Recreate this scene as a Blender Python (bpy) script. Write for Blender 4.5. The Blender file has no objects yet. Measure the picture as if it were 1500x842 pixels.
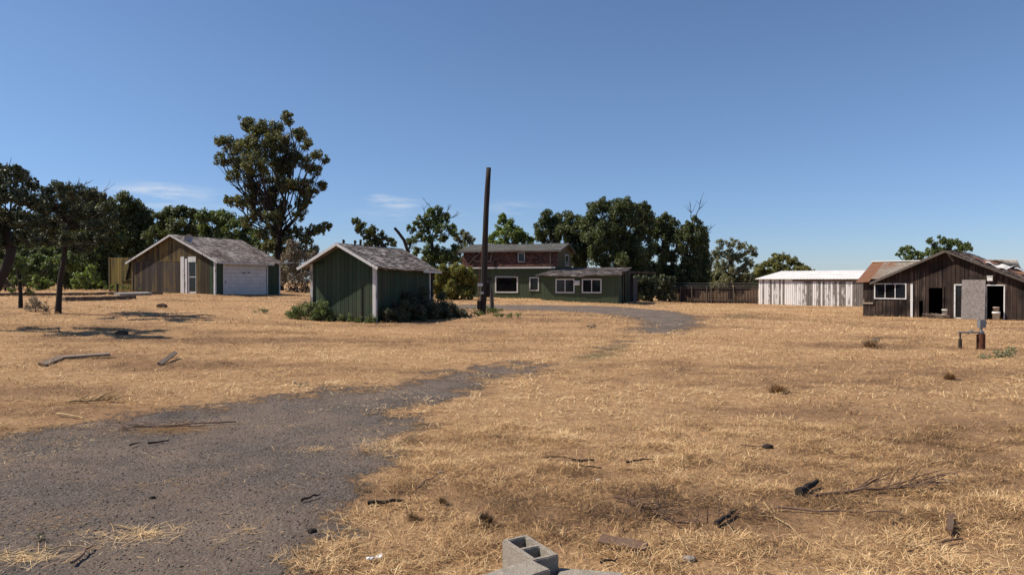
import bpy, math, random
import numpy as np
from mathutils import Vector, Matrix

random.seed(7)
RNG = np.random.default_rng(11)
S = bpy.context.scene
COL = S.collection

# ------------------------------------------------------------------ camera, world, sun
CAM_H = 1.9
HOR = 412.0
F = 1000.0
cam_d = bpy.data.cameras.new('camera'); cam = bpy.data.objects.new('camera', cam_d); COL.objects.link(cam)
cam_d.sensor_width = 36; cam_d.lens = 24; cam_d.clip_start = 0.05; cam_d.clip_end = 8000
cam.location = (0, 0, CAM_H)
cam.rotation_euler = (math.radians(90) - math.atan(9 / F), 0, 0)
S.camera = cam

SUN_EL = math.radians(49); SUN_AZ = math.radians(-91)      # azimuth clockwise from +Y: the sun stands to the left
w = bpy.data.worlds.new('World'); S.world = w; w.use_nodes = True
nt = w.node_tree; nt.nodes.clear()
def N(nt, t, **k):
    n = nt.nodes.new(t)
    for a, b in k.items():
        if a in n.inputs: n.inputs[a].default_value = b
        else: setattr(n, a, b)
    return n
def L(nt, a, b): nt.links.new(a, b)
out = N(nt, 'ShaderNodeOutputWorld'); bg = N(nt, 'ShaderNodeBackground', Strength=0.078)
sky = N(nt, 'ShaderNodeTexSky', sky_type='NISHITA', sun_disc=False, sun_elevation=SUN_EL, sun_rotation=SUN_AZ % (2 * math.pi),
        altitude=200.0, air_density=1.0, dust_density=0.15, ozone_density=3.2)
tc = N(nt, 'ShaderNodeTexCoord')
nrm = N(nt, 'ShaderNodeVectorMath', operation='NORMALIZE'); L(nt, tc.outputs['Generated'], nrm.inputs[0])
mp = N(nt, 'ShaderNodeMapping'); mp.inputs['Scale'].default_value = (9, 9, 60); L(nt, nrm.outputs[0], mp.inputs['Vector'])
cn = N(nt, 'ShaderNodeTexNoise', Scale=1.6, Detail=6.0, Roughness=0.6); L(nt, mp.outputs[0], cn.inputs['Vector'])
blobs = None
for (px, py, sx, sy, st) in ((240, 283, .075, .016, 1.0), (200, 297, .06, .010, .8), (578, 297, .045, .011, .95), (560, 288, .02, .005, .6), (755, 303, .05, .013, .6),
                             (600, 315, .10, .012, .35), (290, 305, .12, .012, .35)):
    u, v = (px - 750) / F, (HOR - py) / F
    dirv = Vector((u, 1, v)).normalized()
    sub = N(nt, 'ShaderNodeVectorMath', operation='SUBTRACT'); L(nt, nrm.outputs[0], sub.inputs[0]); sub.inputs[1].default_value = dirv
    mul = N(nt, 'ShaderNodeVectorMath', operation='MULTIPLY'); L(nt, sub.outputs[0], mul.inputs[0]); mul.inputs[1].default_value = (1 / sx, 1 / sx, 1 / sy)
    ln = N(nt, 'ShaderNodeVectorMath', operation='LENGTH'); L(nt, mul.outputs[0], ln.inputs[0])
    mr = N(nt, 'ShaderNodeMapRange', interpolation_type='SMOOTHERSTEP'); L(nt, ln.outputs['Value'], mr.inputs['Value'])
    mr.inputs['From Min'].default_value = 0; mr.inputs['From Max'].default_value = 1.3; mr.inputs['To Min'].default_value = st; mr.inputs['To Max'].default_value = 0
    if blobs is None: blobs = mr.outputs[0]
    else:
        mx = N(nt, 'ShaderNodeMath', operation='MAXIMUM'); L(nt, blobs, mx.inputs[0]); L(nt, mr.outputs[0], mx.inputs[1]); blobs = mx.outputs[0]
cr = N(nt, 'ShaderNodeMapRange'); L(nt, cn.outputs['Fac'], cr.inputs['Value']); cr.inputs['From Min'].default_value = .38; cr.inputs['From Max'].default_value = .68
cm = N(nt, 'ShaderNodeMath', operation='MULTIPLY'); L(nt, blobs, cm.inputs[0]); L(nt, cr.outputs[0], cm.inputs[1])
cm2 = N(nt, 'ShaderNodeMath', operation='MULTIPLY'); L(nt, cm.outputs[0], cm2.inputs[0]); cm2.inputs[1].default_value = 0.85
tint = N(nt, 'ShaderNodeMix', data_type='RGBA', blend_type='MULTIPLY'); tint.inputs[0].default_value = 1
L(nt, sky.outputs[0], tint.inputs[6]); 
sep = N(nt, 'ShaderNodeSeparateXYZ'); L(nt, nrm.outputs[0], sep.inputs[0])
hz = N(nt, 'ShaderNodeMapRange', interpolation_type='SMOOTHSTEP'); L(nt, sep.outputs['Z'], hz.inputs['Value']); hz.inputs['From Min'].default_value = -.02; hz.inputs['From Max'].default_value = .30
hc = N(nt, 'ShaderNodeMix', data_type='RGBA'); L(nt, hz.outputs[0], hc.inputs[0]); hc.inputs[6].default_value = (.70, .83, 1.14, 1); hc.inputs[7].default_value = (.93, 1.0, 1.12, 1)
L(nt, hc.outputs[2], tint.inputs[7])
mxc = N(nt, 'ShaderNodeMix', data_type='RGBA'); L(nt, cm2.outputs[0], mxc.inputs[0]); L(nt, tint.outputs[2], mxc.inputs[6]); mxc.inputs[7].default_value = (7.2, 7.6, 8.3, 1)
L(nt, mxc.outputs[2], bg.inputs['Color']); L(nt, bg.outputs[0], out.inputs['Surface'])

sl = bpy.data.lights.new('sun', 'SUN'); sl.energy = 5.0; sl.angle = math.radians(0.53); sl.color = (1.0, 0.90, 0.76)
sun = bpy.data.objects.new('sun', sl); COL.objects.link(sun)
sdir = Vector((math.sin(SUN_AZ) * math.cos(SUN_EL), math.cos(SUN_AZ) * math.cos(SUN_EL), math.sin(SUN_EL)))
sun.rotation_euler = sdir.to_track_quat('Z', 'Y').to_euler()
sun.location = (-30, 0, 40)
S.view_settings.view_transform = 'Standard'; S.view_settings.look = 'None'; S.view_settings.gamma = 1
S.view_settings.exposure = 0.38
try: S.cycles.max_bounces = 8; S.cycles.transparent_max_bounces = 12
except Exception: pass

# ------------------------------------------------------------------ noise and terrain
_T = RNG.random((256, 256))
def vn(x, y):
    x = np.asarray(x, float); y = np.asarray(y, float)
    xi = np.floor(x).astype(int); yi = np.floor(y).astype(int); fx = x - xi; fy = y - yi
    fx = fx * fx * (3 - 2 * fx); fy = fy * fy * (3 - 2 * fy)
    a = _T[xi % 256, yi % 256]; b = _T[(xi + 1) % 256, yi % 256]; c = _T[xi % 256, (yi + 1) % 256]; d = _T[(xi + 1) % 256, (yi + 1) % 256]
    return (a * (1 - fx) + b * fx) * (1 - fy) + (c * (1 - fx) + d * fx) * fy
def fbm(x, y, o=4, g=.5):
    s = 0; a = 1; t = 0
    for i in range(o):
        s = s + a * vn(np.asarray(x) * 2 ** i + 17.3 * i, np.asarray(y) * 2 ** i + 5.1 * i); t += a; a *= g
    return s / t
_AX = np.array([-60, -30, -20, -6, 3, 12, 20, 60.]); _AZ = np.array([1.25, 1.2, 1.05, .35, .25, -.1, -.45, -.45])
def gz(x, y):
    x = np.asarray(x, float); y = np.asarray(y, float)
    a = np.interp(x, _AX, _AZ); s = np.clip((y - 5) / 40, 0, 1); s = s * s * (3 - 2 * s) * .5 + s * .5
    und = (fbm(x * .35 + 40, y * .35 + 40, 3) - .5) * .10 * np.clip((y - 1) / 6, .25, 1) * np.clip((90 - y) / 30, 0, 1)
    return a * s + und
def P(px, py, tmax=140):
    t = np.arange(2.0, tmax, .05); u = (px - 750) / F; v = (py - HOR) / F
    g = gz(u * t, t); z = CAM_H - v * t
    i = np.nonzero(z <= g)[0]
    k = t[i[0]] if len(i) else tmax
    return Vector((u * k, k, float(gz(u * k, k))))
def AT(px, py, t): return Vector(((px - 750) / F * t, t, CAM_H - (py - HOR) / F * t))

# ------------------------------------------------------------------ object helpers
def tag(o, label=None, cat=None, group=None, kind=None):
    if label: o['label'] = label
    if cat: o['category'] = cat
    if group: o['group'] = group
    if kind: o['kind'] = kind
    return o
def empty(name, loc=(0, 0, 0), rz=0.0, label=None, cat=None, group=None):
    o = bpy.data.objects.new(name, None); COL.objects.link(o); o.location = loc; o.rotation_euler = (0, 0, rz); o.empty_display_size = .3
    return tag(o, label, cat, group)
class MB:
    def __init__(s): s.v = []; s.f = []; s.a = []
    def add(s, vs, fs, val=None):
        b = len(s.v); s.v += [tuple(p) for p in vs]
        val = random.random() if val is None else val
        for f in fs: s.f.append([b + i for i in f]); s.a.append(val)
    def box(s, x0, x1, y0, y1, z0, z1, val=None):
        s.add([(x0, y0, z0), (x1, y0, z0), (x1, y1, z0), (x0, y1, z0), (x0, y0, z1), (x1, y0, z1), (x1, y1, z1), (x0, y1, z1)],
              [(0, 3, 2, 1), (4, 5, 6, 7), (0, 1, 5, 4), (1, 2, 6, 5), (2, 3, 7, 6), (3, 0, 4, 7)], val)
    def obox(s, c, ax, ay, az, val=None):                      # centre and three half-axis vectors
        c, ax, ay, az = map(Vector, (c, ax, ay, az))
        vs = [c + ax * i + ay * j + az * k for k in (-1, 1) for (i, j) in ((-1, -1), (1, -1), (1, 1), (-1, 1))]
        s.add(vs, [(0, 3, 2, 1), (4, 5, 6, 7), (0, 1, 5, 4), (1, 2, 6, 5), (2, 3, 7, 6), (3, 0, 4, 7)], val)
    def bar(s, a, b, wd, th, up=(0, 0, 1), val=None):
        a, b = Vector(a), Vector(b); d = (b - a); l = d.length; d = d / l; up = Vector(up)
        sd = d.cross(up)
        if sd.length < 1e-4: sd = d.cross(Vector((1, 0, 0)))
        sd.normalize(); u2 = sd.cross(d)
        s.obox((a + b) / 2, d * l / 2, sd * wd / 2, u2 * th / 2, val)
    def tube(s, pts, rads, n=8, val=None, cap=True):
        pts = [Vector(p) for p in pts]; b = len(s.v); val = random.random() if val is None else val
        prev = None
        for i, p in enumerate(pts):
            d = (pts[min(i + 1, len(pts) - 1)] - pts[max(i - 1, 0)]).normalized()
            if prev is None:
                q = Vector((1, 0, 0)) if abs(d.x) < .8 else Vector((0, 1, 0))
                prev = (q - d * q.dot(d)).normalized()
            prev = (prev - d * prev.dot(d)).normalized(); bi = d.cross(prev)
            for k in range(n):
                an = 2 * math.pi * k / n
                s.v.append(tuple(p + (prev * math.cos(an) + bi * math.sin(an)) * rads[i]))
        for i in range(len(pts) - 1):
            for k in range(n):
                s.f.append([b + i * n + k, b + i * n + (k + 1) % n, b + (i + 1) * n + (k + 1) % n, b + (i + 1) * n + k]); s.a.append(val)
        if cap:
            s.f.append([b + k for k in range(n)][::-1]); s.a.append(val)
            s.f.append([b + (len(pts) - 1) * n + k for k in range(n)]); s.a.append(val)
    def build(s, name, mat, parent=None, smooth=False):
        me = bpy.data.meshes.new(name); me.from_pydata(s.v, [], s.f)
        at = me.attributes.new('v', 'FLOAT', 'FACE'); at.data.foreach_set('value', np.array(s.a, np.float32))
        if smooth: me.polygons.foreach_set('use_smooth', np.ones(len(me.polygons), bool))
        me.materials.append(mat); me.update()
        o = bpy.data.objects.new(name, me); COL.objects.link(o)
        if parent: o.parent = parent
        return o
def np_mesh(name, V, Fc, mat, attrs=None, parent=None, fattr=None):
    """V (n,3); Fc (m,k) all the same size k"""
    me = bpy.data.meshes.new(name); V = np.asarray(V, np.float32); Fc = np.asarray(Fc, np.int32); m, k = Fc.shape
    me.vertices.add(len(V)); me.vertices.foreach_set('co', V.ravel())
    me.loops.add(m * k); me.loops.foreach_set('vertex_index', Fc.ravel())
    me.polygons.add(m); me.polygons.foreach_set('loop_start', np.arange(0, m * k, k, dtype=np.int32))
    me.update(calc_edges=True)
    for n_, a in (attrs or {}).items():
        t = me.attributes.new(n_, 'FLOAT', 'POINT'); t.data.foreach_set('value', np.asarray(a, np.float32))
    for n_, a in (fattr or {}).items():
        t = me.attributes.new(n_, 'FLOAT', 'FACE'); t.data.foreach_set('value', np.asarray(a, np.float32))
    me.materials.append(mat)
    o = bpy.data.objects.new(name, me); COL.objects.link(o)
    if parent: o.parent = parent
    return o

# ------------------------------------------------------------------ materials
def newmat(name):
    m = bpy.data.materials.new(name); m.use_nodes = True; t = m.node_tree
    return m, t, t.nodes['Principled BSDF']
def mixc(t, fac, a, b, bt='MIX'):
    n = t.nodes.new('ShaderNodeMix'); n.data_type = 'RGBA'; n.blend_type = bt
    for sock, val in ((n.inputs[0], fac), (n.inputs[6], a), (n.inputs[7], b)):
        if isinstance(val, (int, float)): sock.default_value = val
        elif isinstance(val, tuple): sock.default_value = (*val, 1) if len(val) == 3 else val
        else: t.links.new(val, sock)
    return n.outputs[2]
def noise(t, vec, scale, detail=4, rough=.55, sc=(1, 1, 1), dim=None):
    mpn = t.nodes.new('ShaderNodeMapping'); mpn.inputs['Scale'].default_value = sc; t.links.new(vec, mpn.inputs['Vector'])
    n = t.nodes.new('ShaderNodeTexNoise'); n.inputs['Scale'].default_value = scale; n.inputs['Detail'].default_value = detail; n.inputs['Roughness'].default_value = rough
    t.links.new(mpn.outputs[0], n.inputs['Vector']); return n.outputs['Fac']
def rng(t, x, a, b, c=0., d=1., smooth=False):
    n = t.nodes.new('ShaderNodeMapRange'); t.links.new(x, n.inputs['Value'])
    if smooth: n.interpolation_type = 'SMOOTHSTEP'
    for k, val in zip(('From Min', 'From Max', 'To Min', 'To Max'), (a, b, c, d)): n.inputs[k].default_value = val
    return n.outputs[0]
def mth(t, op, a, b=0.0):
    n = t.nodes.new('ShaderNodeMath'); n.operation = op
    for i, x in enumerate((a, b)):
        if isinstance(x, (int, float)): n.inputs[i].default_value = x
        else: t.links.new(x, n.inputs[i])
    return n.outputs[0]
def attr(t, name):
    n = t.nodes.new('ShaderNodeAttribute'); n.attribute_name = name; return n.outputs['Fac']
def objco(t): return t.nodes.new('ShaderNodeTexCoord').outputs['Object']
def bump(t, b, h, strength=.4, dist=.02):
    n = t.nodes.new('ShaderNodeBump'); n.inputs['Strength'].default_value = strength; n.inputs['Distance'].default_value = dist
    t.links.new(h, n.inputs['Height']); t.links.new(n.outputs[0], b.inputs['Normal'])

def wood_mat(name, bare, bare2, paint=None, cover=.6, sx=6., sz=.5, var=.35, rough=.85, stain=None, ridge=.5, big=.6, vw=.25):
    """weathered boards: grain along z, optional paint worn away by streaks; 'cover' about the share still painted"""
    m, t, b = newmat(name); o = objco(t); v = attr(t, 'v')
    g = noise(t, o, 1.0, 6, .65, (sx * 4, sx * 4, sz * 2))
    c = mixc(t, rng(t, g, .3, .7), bare, bare2)
    if paint:
        s1 = noise(t, o, 1.0, 5, .6, (sx, sx, sz)); s2 = noise(t, o, 1.6, 3, .5, (.5, .5, .5))
        k = mth(t, 'ADD', mth(t, 'ADD', s1, mth(t, 'MULTIPLY', s2, big)), mth(t, 'MULTIPLY', v, vw))
        th = .5 + .5 * big + .5 * vw + .22 - .55 * (cover - .5)
        c = mixc(t, rng(t, k, th - .07 - .22, th + .07 - .22), c, paint)
    if stain:
        st = noise(t, o, .7, 4, .6, (1, 1, .8)); c = mixc(t, rng(t, st, .45, .68), c, stain)
    c = mixc(t, 1.0, c, mixc(t, v, (1 - var,) * 3, (1 + var,) * 3), 'MULTIPLY')
    t.links.new(c, b.inputs['Base Color']); b.inputs['Roughness'].default_value = rough; b.inputs['Specular IOR Level'].default_value = .2
    bump(t, b, g, ridge, .015); return m
def plain_mat(name, c1, c2=None, scale=6., rough=.7, metal=0., var=.1, bs=.2, spec=.3):
    m, t, b = newmat(name); o = objco(t); v = attr(t, 'v'); n = noise(t, o, scale, 5, .6)
    c = mixc(t, rng(t, n, .35, .65), c1, c2 or tuple(x * .75 for x in c1))
    c = mixc(t, 1.0, c, mixc(t, v, (1 - var,) * 3, (1 + var,) * 3), 'MULTIPLY')
    t.links.new(c, b.inputs['Base Color']); b.inputs['Roughness'].default_value = rough; b.inputs['Metallic'].default_value = metal; b.inputs['Specular IOR Level'].default_value = spec
    bump(t, b, n, bs, .01); return m
def leaf_mat(name, c1, c2, trans=.3):
    c1 = tuple(min(.16, q * 1.15) for q in c1); c2 = tuple(min(.3, q * 1.25) for q in c2)
    m = bpy.data.materials.new(name); m.use_nodes = True; t = m.node_tree; t.nodes.clear()
    o = t.nodes.new('ShaderNodeOutputMaterial'); b = t.nodes.new('ShaderNodeBsdfPrincipled'); tr = t.nodes.new('ShaderNodeBsdfTranslucent'); mx = t.nodes.new('ShaderNodeMixShader')
    v = attr(t, 'v'); c = mixc(t, v, c1, c2)
    t.links.new(c, b.inputs['Base Color']); b.inputs['Roughness'].default_value = .55; b.inputs['Specular IOR Level'].default_value = .35
    c2_ = mixc(t, 1.0, c, (1.3, 1.4, .6), 'MULTIPLY'); t.links.new(c2_, tr.inputs['Color'])
    mx.inputs[0].default_value = trans; t.links.new(b.outputs[0], mx.inputs[1]); t.links.new(tr.outputs[0], mx.inputs[2]); t.links.new(mx.outputs[0], o.inputs['Surface'])
    return m
def glass_mat(name, c=(.015, .018, .022), alpha=.55):
    m, t, b = newmat(name); b.inputs['Base Color'].default_value = (*c, 1); b.inputs['Roughness'].default_value = .08; b.inputs['Alpha'].default_value = alpha
    n = noise(t, objco(t), 3, 2); bump(t, b, n, .05, .01); return m

M = {}
M['green'] = wood_mat('green_paint_wood', (.10, .085, .06), (.05, .045, .035), (.037, .060, .036), .93, 5, .4, .22, stain=(.055, .065, .042))
M['green_house'] = wood_mat('house_green_paint', (.08, .085, .055), (.05, .055, .04), (.060, .080, .046), .9, 4, .4, .12)
M['ochre'] = wood_mat('ochre_stained_plywood', (.075, .055, .032), (.034, .027, .018), (.125, .087, .032), .5, 4, .35, .25, stain=(.06, .048, .03))
M['greyply'] = wood_mat('grey_weathered_plywood', (.07, .056, .045), (.032, .026, .023), (.09, .065, .034), .3, 4, .35, .3)
M['ochre2'] = wood_mat('ochre_fence_wood', (.10, .075, .03), (.05, .04, .02), (.17, .125, .035), .7, 4, .35, .25)
M['ochre3'] = wood_mat('house_tan_board', (.14, .11, .06), (.08, .065, .04), (.13, .10, .05), .7, 4, .35, .2)
M['brown_shingle'] = wood_mat('red_brown_shingle', (.085, .042, .032), (.055, .028, .022), (.10, .048, .036), .6, 2, 2, .35)
M['barn'] = wood_mat('dark_weathered_board', (.14, .10, .08), (.014, .010, .008), (.028, .018, .014), .56, 6, .3, .6, stain=(.010, .007, .006), big=.8, vw=.5)
M['white_worn'] = wood_mat('peeling_white_board', (.26, .235, .215), (.12, .105, .095), (.60, .585, .57), .60, 5, 1.3, .2, big=.2, vw=.75)
M['white_trim'] = wood_mat('worn_white_trim', (.30, .27, .24), (.15, .13, .11), (.56, .55, .54), .72, 8, 1.5, .12)
M['white_frame'] = plain_mat('white_window_frame', (.62, .62, .60), (.45, .44, .42), 8, .5)
M['white_door'] = plain_mat('white_roller_door', (.60, .58, .56), (.50, .48, .46), 3, .5, var=.04, bs=.08)
M['shingle'] = wood_mat('weathered_wood_shingle', (.25, .215, .19), (.10, .085, .075), (.33, .29, .265), .5, 1.5, 1.5, .38, stain=(.13, .10, .085))
M['shingle_grey'] = wood_mat('grey_asphalt_shingle', (.15, .145, .13), (.085, .085, .075), (.13, .125, .115), .5, 1.5, 1.5, .18)
M['shingle_dark'] = wood_mat('old_dark_shingle', (.15, .11, .095), (.055, .042, .037), (.20, .15, .125), .5, 1.5, 1.5, .5)
M['white_metal'] = plain_mat('white_metal_sheet', (.80, .78, .75), (.68, .65, .61), .8, .45, 0, .05, .05)
def tin():
    m, t, b = newmat('rusty_corrugated_tin'); o = objco(t); v = attr(t, 'v')
    n = noise(t, o, .55, 5, .65, (1.0, 1.0, .6)); n2 = noise(t, o, 7, 4)
    c = mixc(t, rng(t, mth(t, 'ADD', n, mth(t, 'MULTIPLY', mth(t, 'SUBTRACT', v, .5), .35)), .42, .6), (.30, .28, .23), (.25, .115, .06))
    c = mixc(t, rng(t, n2, .45, .75), c, (.16, .08, .045)); t.links.new(c, b.inputs['Base Color'])
    b.inputs['Metallic'].default_value = .2; b.inputs['Roughness'].default_value = .6; return m
M['tin'] = tin()
M['pole'] = wood_mat('dark_creosote_wood', (.045, .035, .03), (.016, .012, .011), (.03, .023, .02), .5, 10, .6, .2, ridge=.9)
M['post'] = wood_mat('old_grey_post', (.13, .11, .095), (.05, .042, .036), (.09, .075, .065), .5, 10, .6, .2, ridge=.9)
M['plank'] = wood_mat('weathered_plank', (.30, .22, .16), (.12, .09, .07), (.22, .17, .13), .5, 8, 8, .3)
M['darkwood'] = wood_mat('charred_branch', (.05, .038, .03), (.014, .011, .01), (.03, .022, .018), .5, 8, 8, .3)
M['twig'] = wood_mat('brown_twig', (.19, .115, .075), (.08, .05, .036), (.13, .085, .06), .5, 8, 8, .4)
M['straw'] = plain_mat('pale_stalk', (.42, .30, .15), (.30, .20, .10), 20, .8)
M['bark'] = wood_mat('bark', (.05, .04, .034), (.016, .013, .011), (.03, .024, .02), .5, 6, 1.5, .2, ridge=1.)
M['greybark'] = wood_mat('dead_grey_bark', (.20, .17, .15), (.09, .075, .065), (.15, .13, .115), .5, 6, 1.5, .2)
M['glass'] = glass_mat('window_glass')
M['darkglass'] = glass_mat('dark_window_glass', (.006, .006, .008), .9)
M['curtain'] = plain_mat('pale_curtain', (.42, .41, .39), (.30, .29, .28), 3, .9)
M['darkcloth'] = plain_mat('dark_blind', (.03, .03, .04), None, 3, .9)
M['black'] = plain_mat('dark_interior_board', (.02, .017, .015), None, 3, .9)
M['steel'] = plain_mat('grey_steel', (.28, .29, .30), (.20, .20, .21), 9, .45, .5)
M['rust'] = plain_mat('rusty_iron', (.14, .055, .028), (.07, .028, .016), 14, .8, .2, .1, .5)
M['fence'] = wood_mat('dark_fence_board', (.045, .032, .028), (.018, .013, .012), (.032, .022, .02), .6, 5, .3, .35)
M['concrete'] = plain_mat('old_concrete', (.30, .27, .24), (.19, .17, .15), 5, .9, 0, .1, .5)
M['dirtycon'] = plain_mat('dirty_old_concrete', (.20, .145, .10), (.09, .065, .048), 5, .95, 0, .1, .5)
M['panel'] = plain_mat('grey_particle_board', (.25, .225, .21), (.15, .13, .12), 9, .85, 0, .05, .2)
M['plastic'] = plain_mat('white_plastic', (.62, .62, .60), (.5, .49, .46), 6, .4)
M['beige'] = plain_mat('dirty_beige_plastic', (.40, .32, .26), (.25, .19, .15), 6, .5)
M['cable'] = plain_mat('black_cable', (.015, .015, .015), None, 5, .6)
def block_mat():
    m, t, b = newmat('grey_concrete_block'); o = objco(t)
    n = noise(t, o, 160, 3, .7); n2 = noise(t, o, 9, 4); vor = t.nodes.new('ShaderNodeTexVoronoi'); vor.inputs['Scale'].default_value = 140; t.links.new(o, vor.inputs['Vector'])
    c = mixc(t, rng(t, n2, .3, .7), (.42, .375, .315), (.31, .275, .235)); c = mixc(t, rng(t, n, .38, .62), c, mixc(t, 1.0, c, (.5, .48, .46), 'MULTIPLY'))
    c = mixc(t, rng(t, vor.outputs['Distance'], .0, .2, .75, 0), c, (.12, .11, .10))
    t.links.new(c, b.inputs['Base Color']); b.inputs['Roughness'].default_value = .95; b.inputs['Specular IOR Level'].default_value = .1
    bump(t, b, mth(t, 'ADD', n, vor.outputs['Distance']), .8, .004); return m
M['block'] = block_mat()

STR_A = (.74, .48, .25); STR_B = (.45, .255, .125); STR_C = (.155, .09, .05)
def ground_mat():
    m, t, b = newmat('dry_field_and_gravel'); o = objco(t); drive = attr(t, 'drive'); tone = attr(t, 'tone')
    n1 = noise(t, o, 1.0, 8, .72, (1.0, 1.0, 1)); nf = noise(t, o, 14, 6, .75, (1, .7, 1)); nff = mixc(t, .45, noise(t, o, 60, 4, .7, (1, .6, 1)), noise(t, o, 190, 4, .75, (1, .7, 1)))
    c = mixc(t, rng(t, mth(t, 'ADD', mth(t, 'MULTIPLY', nf, .6), mth(t, 'MULTIPLY', nff, .5)), .38, .72), STR_C, STR_A)
    c = mixc(t, rng(t, n1, .35, .7, .0, .5), c, STR_B)
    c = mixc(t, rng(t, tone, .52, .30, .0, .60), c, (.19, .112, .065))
    nm = noise(t, o, 3.2, 6, .7, (1, 1.6, 1)); c = mixc(t, rng(t, nm, .50, .68, 0, .65), c, (.27, .145, .08))
    c = mixc(t, rng(t, attr(t, 'green'), .35, .9, 0, .75), c, (.085, .085, .038))
    # gravel
    g1 = noise(t, o, 45, 5, .8); g2 = noise(t, o, .7, 5, .6); vor = t.nodes.new('ShaderNodeTexVoronoi'); vor.inputs['Scale'].default_value = 38; t.links.new(o, vor.inputs['Vector'])
    vc = t.nodes.new('ShaderNodeSeparateColor'); t.links.new(vor.outputs['Color'], vc.inputs[0])
    gc = mixc(t, rng(t, g1, .3, .7), (.068, .055, .048), (.165, .135, .114)); gc = mixc(t, rng(t, vc.outputs[0], .55, 1, 0, .55), gc, (.22, .19, .17))
    gc = mixc(t, rng(t, g2, .42, .62, 0, .55), gc, (.235, .175, .135)); gc = mixc(t, rng(t, noise(t, o, .9, 4, .6, (1, 1, 1)), .55, .72, 0, .5), gc, (.052, .046, .046))
    e = mth(t, 'ADD', drive, mth(t, 'ADD', mth(t, 'MULTIPLY', mth(t, 'SUBTRACT', noise(t, o, 1.1, 9, .78), .5), 3.0), mth(t, 'MULTIPLY', mth(t, 'SUBTRACT', nf, .5), 1.5)))
    k = rng(t, e, -.14, .14)
    c = mixc(t, k, c, gc); t.links.new(c, b.inputs['Base Color']); b.inputs['Roughness'].default_value = .95; b.inputs['Specular IOR Level'].default_value = .1
    h = mixc(t, k, mth(t, 'ADD', mth(t, 'MULTIPLY', nf, 1.6), mth(t, 'MULTIPLY', nff, .8)), mth(t, 'ADD', mth(t, 'MULTIPLY', g1, .5), mth(t, 'MULTIPLY', vor.outputs['Distance'], -.3)))
    bump(t, b, h, .9, .05); return m
M['ground'] = ground_mat()
def blade_mat():
    m = bpy.data.materials.new('dry_straw'); m.use_nodes = True; t = m.node_tree; t.nodes.clear()
    o = t.nodes.new('ShaderNodeOutputMaterial'); b = t.nodes.new('ShaderNodeBsdfPrincipled'); tr = t.nodes.new('ShaderNodeBsdfTranslucent'); mx = t.nodes.new('ShaderNodeMixShader')
    v = attr(t, 'v'); r = t.nodes.new('ShaderNodeValToRGB'); e = r.color_ramp.elements
    e[0].position = 0; e[0].color = (.10, .065, .042, 1); e[1].position = 1; e[1].color = (.76, .59, .34, 1)
    for p_, c_ in ((.25, (.25, .15, .07)), (.55, (.50, .31, .15)), (.8, (.70, .485, .255))):
        x = e.new(p_); x.color = (*c_, 1)
    t.links.new(v, r.inputs[0]); c = mixc(t, rng(t, attr(t, 'green'), .35, .9, 0, .8), r.outputs[0], (.10, .115, .045))
    t.links.new(c, b.inputs['Base Color']); t.links.new(c, tr.inputs['Color']); b.inputs['Roughness'].default_value = .7; b.inputs['Specular IOR Level'].default_value = .2
    mx.inputs[0].default_value = .15; t.links.new(b.outputs[0], mx.inputs[1]); t.links.new(tr.outputs[0], mx.inputs[2]); t.links.new(mx.outputs[0], o.inputs['Surface']); return m
M['blade'] = blade_mat()
M['stone'] = plain_mat('gravel_stone', (.19, .16, .14), (.09, .078, .072), 30, .9, 0, .85, .3)

# ------------------------------------------------------------------ ground and driveway
def poly_xy(pts): return np.array([P(x, y).xy[:] for x, y in pts])
D1 = poly_xy([(-60, 641), (0, 637), (67, 627), (167, 612), (277, 600), (367, 588), (500, 572), (590, 564), (660, 546), (735, 532), (783, 537), (760, 548), (700, 560), (690, 572), (655, 586),
              (570, 600), (612, 622), (600, 640), (575, 662), (562, 690), (540, 715), (512, 745), (490, 775), (470, 805), (455, 835)])
D1 = np.vstack([D1, [[-1.1, 3.0], [-.7, 1.0], [-8, 1.0], [-8, 3]]])
D2 = poly_xy([(560, 447), (640, 446.5), (700, 446), (800, 447), (900, 449), (980, 455), (1022, 464), (1024, 474), (1000, 484), (965, 489), (928, 485), (945, 476), (935, 467), (900, 461), (850, 457), (780, 454), (700, 453), (640, 452), (560, 451)])
D4 = poly_xy([(770, 530), (830, 520), (880, 508), (925, 492), (945, 486), (968, 490), (945, 502), (905, 518), (850, 534), (790, 546)])
D3 = poly_xy([(880, 500), (915, 497), (935, 503), (900, 510), (860, 512)])
GR = [(poly_xy([(850, 525), (905, 505), (915, 512), (880, 524), (850, 530)]), 1.2), (poly_xy([(800, 540), (850, 527), (865, 531), (820, 546)]), .8),
      (poly_xy([(1055, 463), (1100, 459), (1105, 463), (1060, 467)]), .9), (poly_xy([(930, 498), (960, 492), (965, 497), (935, 503)]), .7),
      (poly_xy([(1240, 493), (1290, 491), (1290, 495), (1240, 498)]), .5), (poly_xy([(175, 488), (290, 478), (290, 492), (180, 498)]), .35)]
def sdist(x, y, poly):
    x = np.asarray(x, float); y = np.asarray(y, float)
    d = np.full(x.shape, 1e9); ins = np.zeros(x.shape, bool); n = len(poly)
    for i in range(n):
        ax, ay = poly[i]; bx, by = poly[(i + 1) % n]; ex, ey = bx - ax, by - ay
        h = np.clip(((x - ax) * ex + (y - ay) * ey) / (ex * ex + ey * ey + 1e-9), 0, 1)
        d = np.minimum(d, np.hypot(x - ax - h * ex, y - ay - h * ey))
        c = ((ay > y) != (by > y)) & (x < (bx - ax) * (y - ay) / (by - ay + 1e-12) + ax); ins ^= c
    return np.where(ins, d, -d)
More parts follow.
